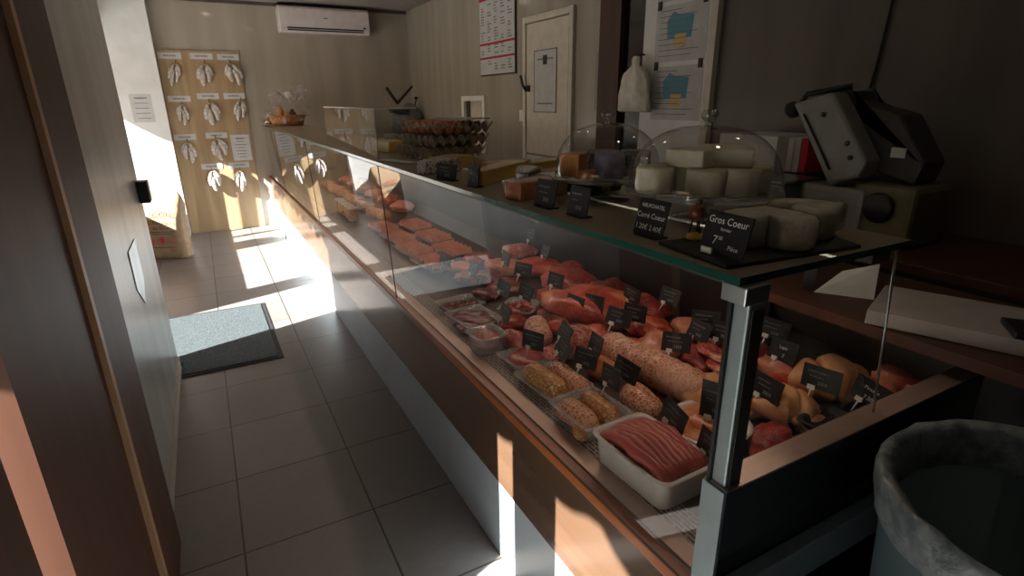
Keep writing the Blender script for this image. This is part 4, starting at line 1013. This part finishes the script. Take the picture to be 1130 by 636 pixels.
# bin right of the end panel
bn = thing('waste_bin', 'blue grey waste bin standing beside the black end panel', 'bin', (1.068,.195,0))
bb = MB().lathe([(0,0),(.17,0),(.18,.01),(.235,.86),(.24,.865),(.232,.865),(.17,.02),(0,.02)], n=40).build('bin_body', MAT['bin'], bn)
b = MB(); rings = []
for z, r_ in ((.80,.242),(.84,.250),(.872,.252),(.885,.243),(.872,.226),(.80,.215)):
    rings.append([b.bm.verts.new(((r_+.006*noise.noise(Vector((math.cos(a)*6,math.sin(a)*6,z*30))))*math.cos(a), (r_+.006*noise.noise(Vector((math.cos(a)*6,math.sin(a)*6,z*30+5))))*math.sin(a), z+.010*noise.noise(Vector((math.cos(a)*5,math.sin(a)*5,3)))) ) for a in [2*PI*k/72 for k in range(72)]])
for A, B in zip(rings, rings[1:]):
    for k in range(72): b.bm.faces.new((A[k],A[(k+1)%72],B[(k+1)%72],B[k])).smooth = True
b.build('liner', MAT['binliner'], bb)

# ------------------------------------------------------------------ floor mat, charcoal sack, door fittings on the partition
mt = thing('door_mat', 'speckled grey entrance mat with black rubber edge on the tiled floor', 'mat', (0,0,0))
MB().prism([(-.322,3.36),(.224,3.36),(.216,4.47),(-.60,4.46),(-.60,3.54),(-.322,3.54)], .001, .006).build('rubber_edge', MAT['matedge'], mt)
MB().prism([(-.318,3.39),(.196,3.39),(.188,4.44),(-.58,4.43),(-.58,3.56),(-.318,3.56)], .006, .011).build('carpet', MAT['mat'], mt)
bag = thing('charcoal_sack', 'brown paper sack of charcoal with red and black print leaning by the white wall', 'sack', (-.455,6.42,0), -.42)
b = MB(); rings = []
for z, w_, dp in ((0,.165,.075),(.02,.180,.095),(.12,.182,.105),(.28,.184,.105),(.42,.186,.095),(.54,.190,.075),(.60,.188,.048),(.635,.178,.026),(.665,.165,.012)):
    L = []
    for k in range(48):
        a = 2*PI*k/48; ca, sa = math.cos(a), math.sin(a); e = .45
        x = w_*math.copysign(abs(ca)**e, ca); y = dp*math.copysign(abs(sa)**e, sa)
        nz = noise.noise(Vector((x*14,y*14,z*11))); L.append(b.bm.verts.new((x+.010*nz, y+.009*nz, z + (.018*noise.noise(Vector((x*9,2,1))) if z > .5 else 0))))
    rings.append(L)
for A, B in zip(rings, rings[1:]):
    for k in range(48): b.bm.faces.new((A[k],A[(k+1)%48],B[(k+1)%48],B[k])).smooth = True
b.bm.faces.new(rings[0][::-1]); b.bm.faces.new(rings[-1]); sb = b.build('sack_body', MAT['kraft'], bag)
for s, size, z, m, sx, yy in (('L.OIS',.060,.455,'redprint',1.3,-.112),('Charbon',.052,.365,'darkprint',1.2,-.1165),('de Bois',.048,.310,'darkprint',1.1,-.1175),('FO  rit',.066,.170,'redprint',1.1,-.1185)):
    text_mesh(s, size, MAT[m], 'lettering', sb, 0, z, yy, sx=sx)
for z, hw, y_ in ((.285,.13,-.1165),(.265,.10,-.1165),(.13,.12,-.1185),(.435,.13,-.113)): MB().quad([(-hw,y_,z),(hw,y_,z),(hw,y_,z+.006),(-hw,y_,z+.006)]).build('print_line', MAT['darkprint'], sb)
MB().quad([(-.022,-.1195,.175),(.012,-.1195,.175),(.020,-.1195,.215),(-.005,-.1195,.245),(-.030,-.1195,.215)]).build('red_emblem', MAT['redprint'], sb)
hp = thing('pull_handle', 'dark green door pull on the edge of the grey partition', 'handle', (-.335,3.44,1.05))
MB().box((0,-.05,-.055),(.05,.05,.055)).build('grip', m_plain('dark green plastic', srgb(22,34,30), .4), hp, bevel=.006)
MB().box((0,-.03,-.03),(.012,.03,.03)).build('mount', MAT['black'], hp)
tag(slab(MB(), [(2.60,.92),(2.86,.92),(2.86,.74),(2.74,.66),(2.60,.76)], -.3355, -.331).build('door_plate', MAT['steel']), 'pointed steel plate on the grey partition', 'plate')
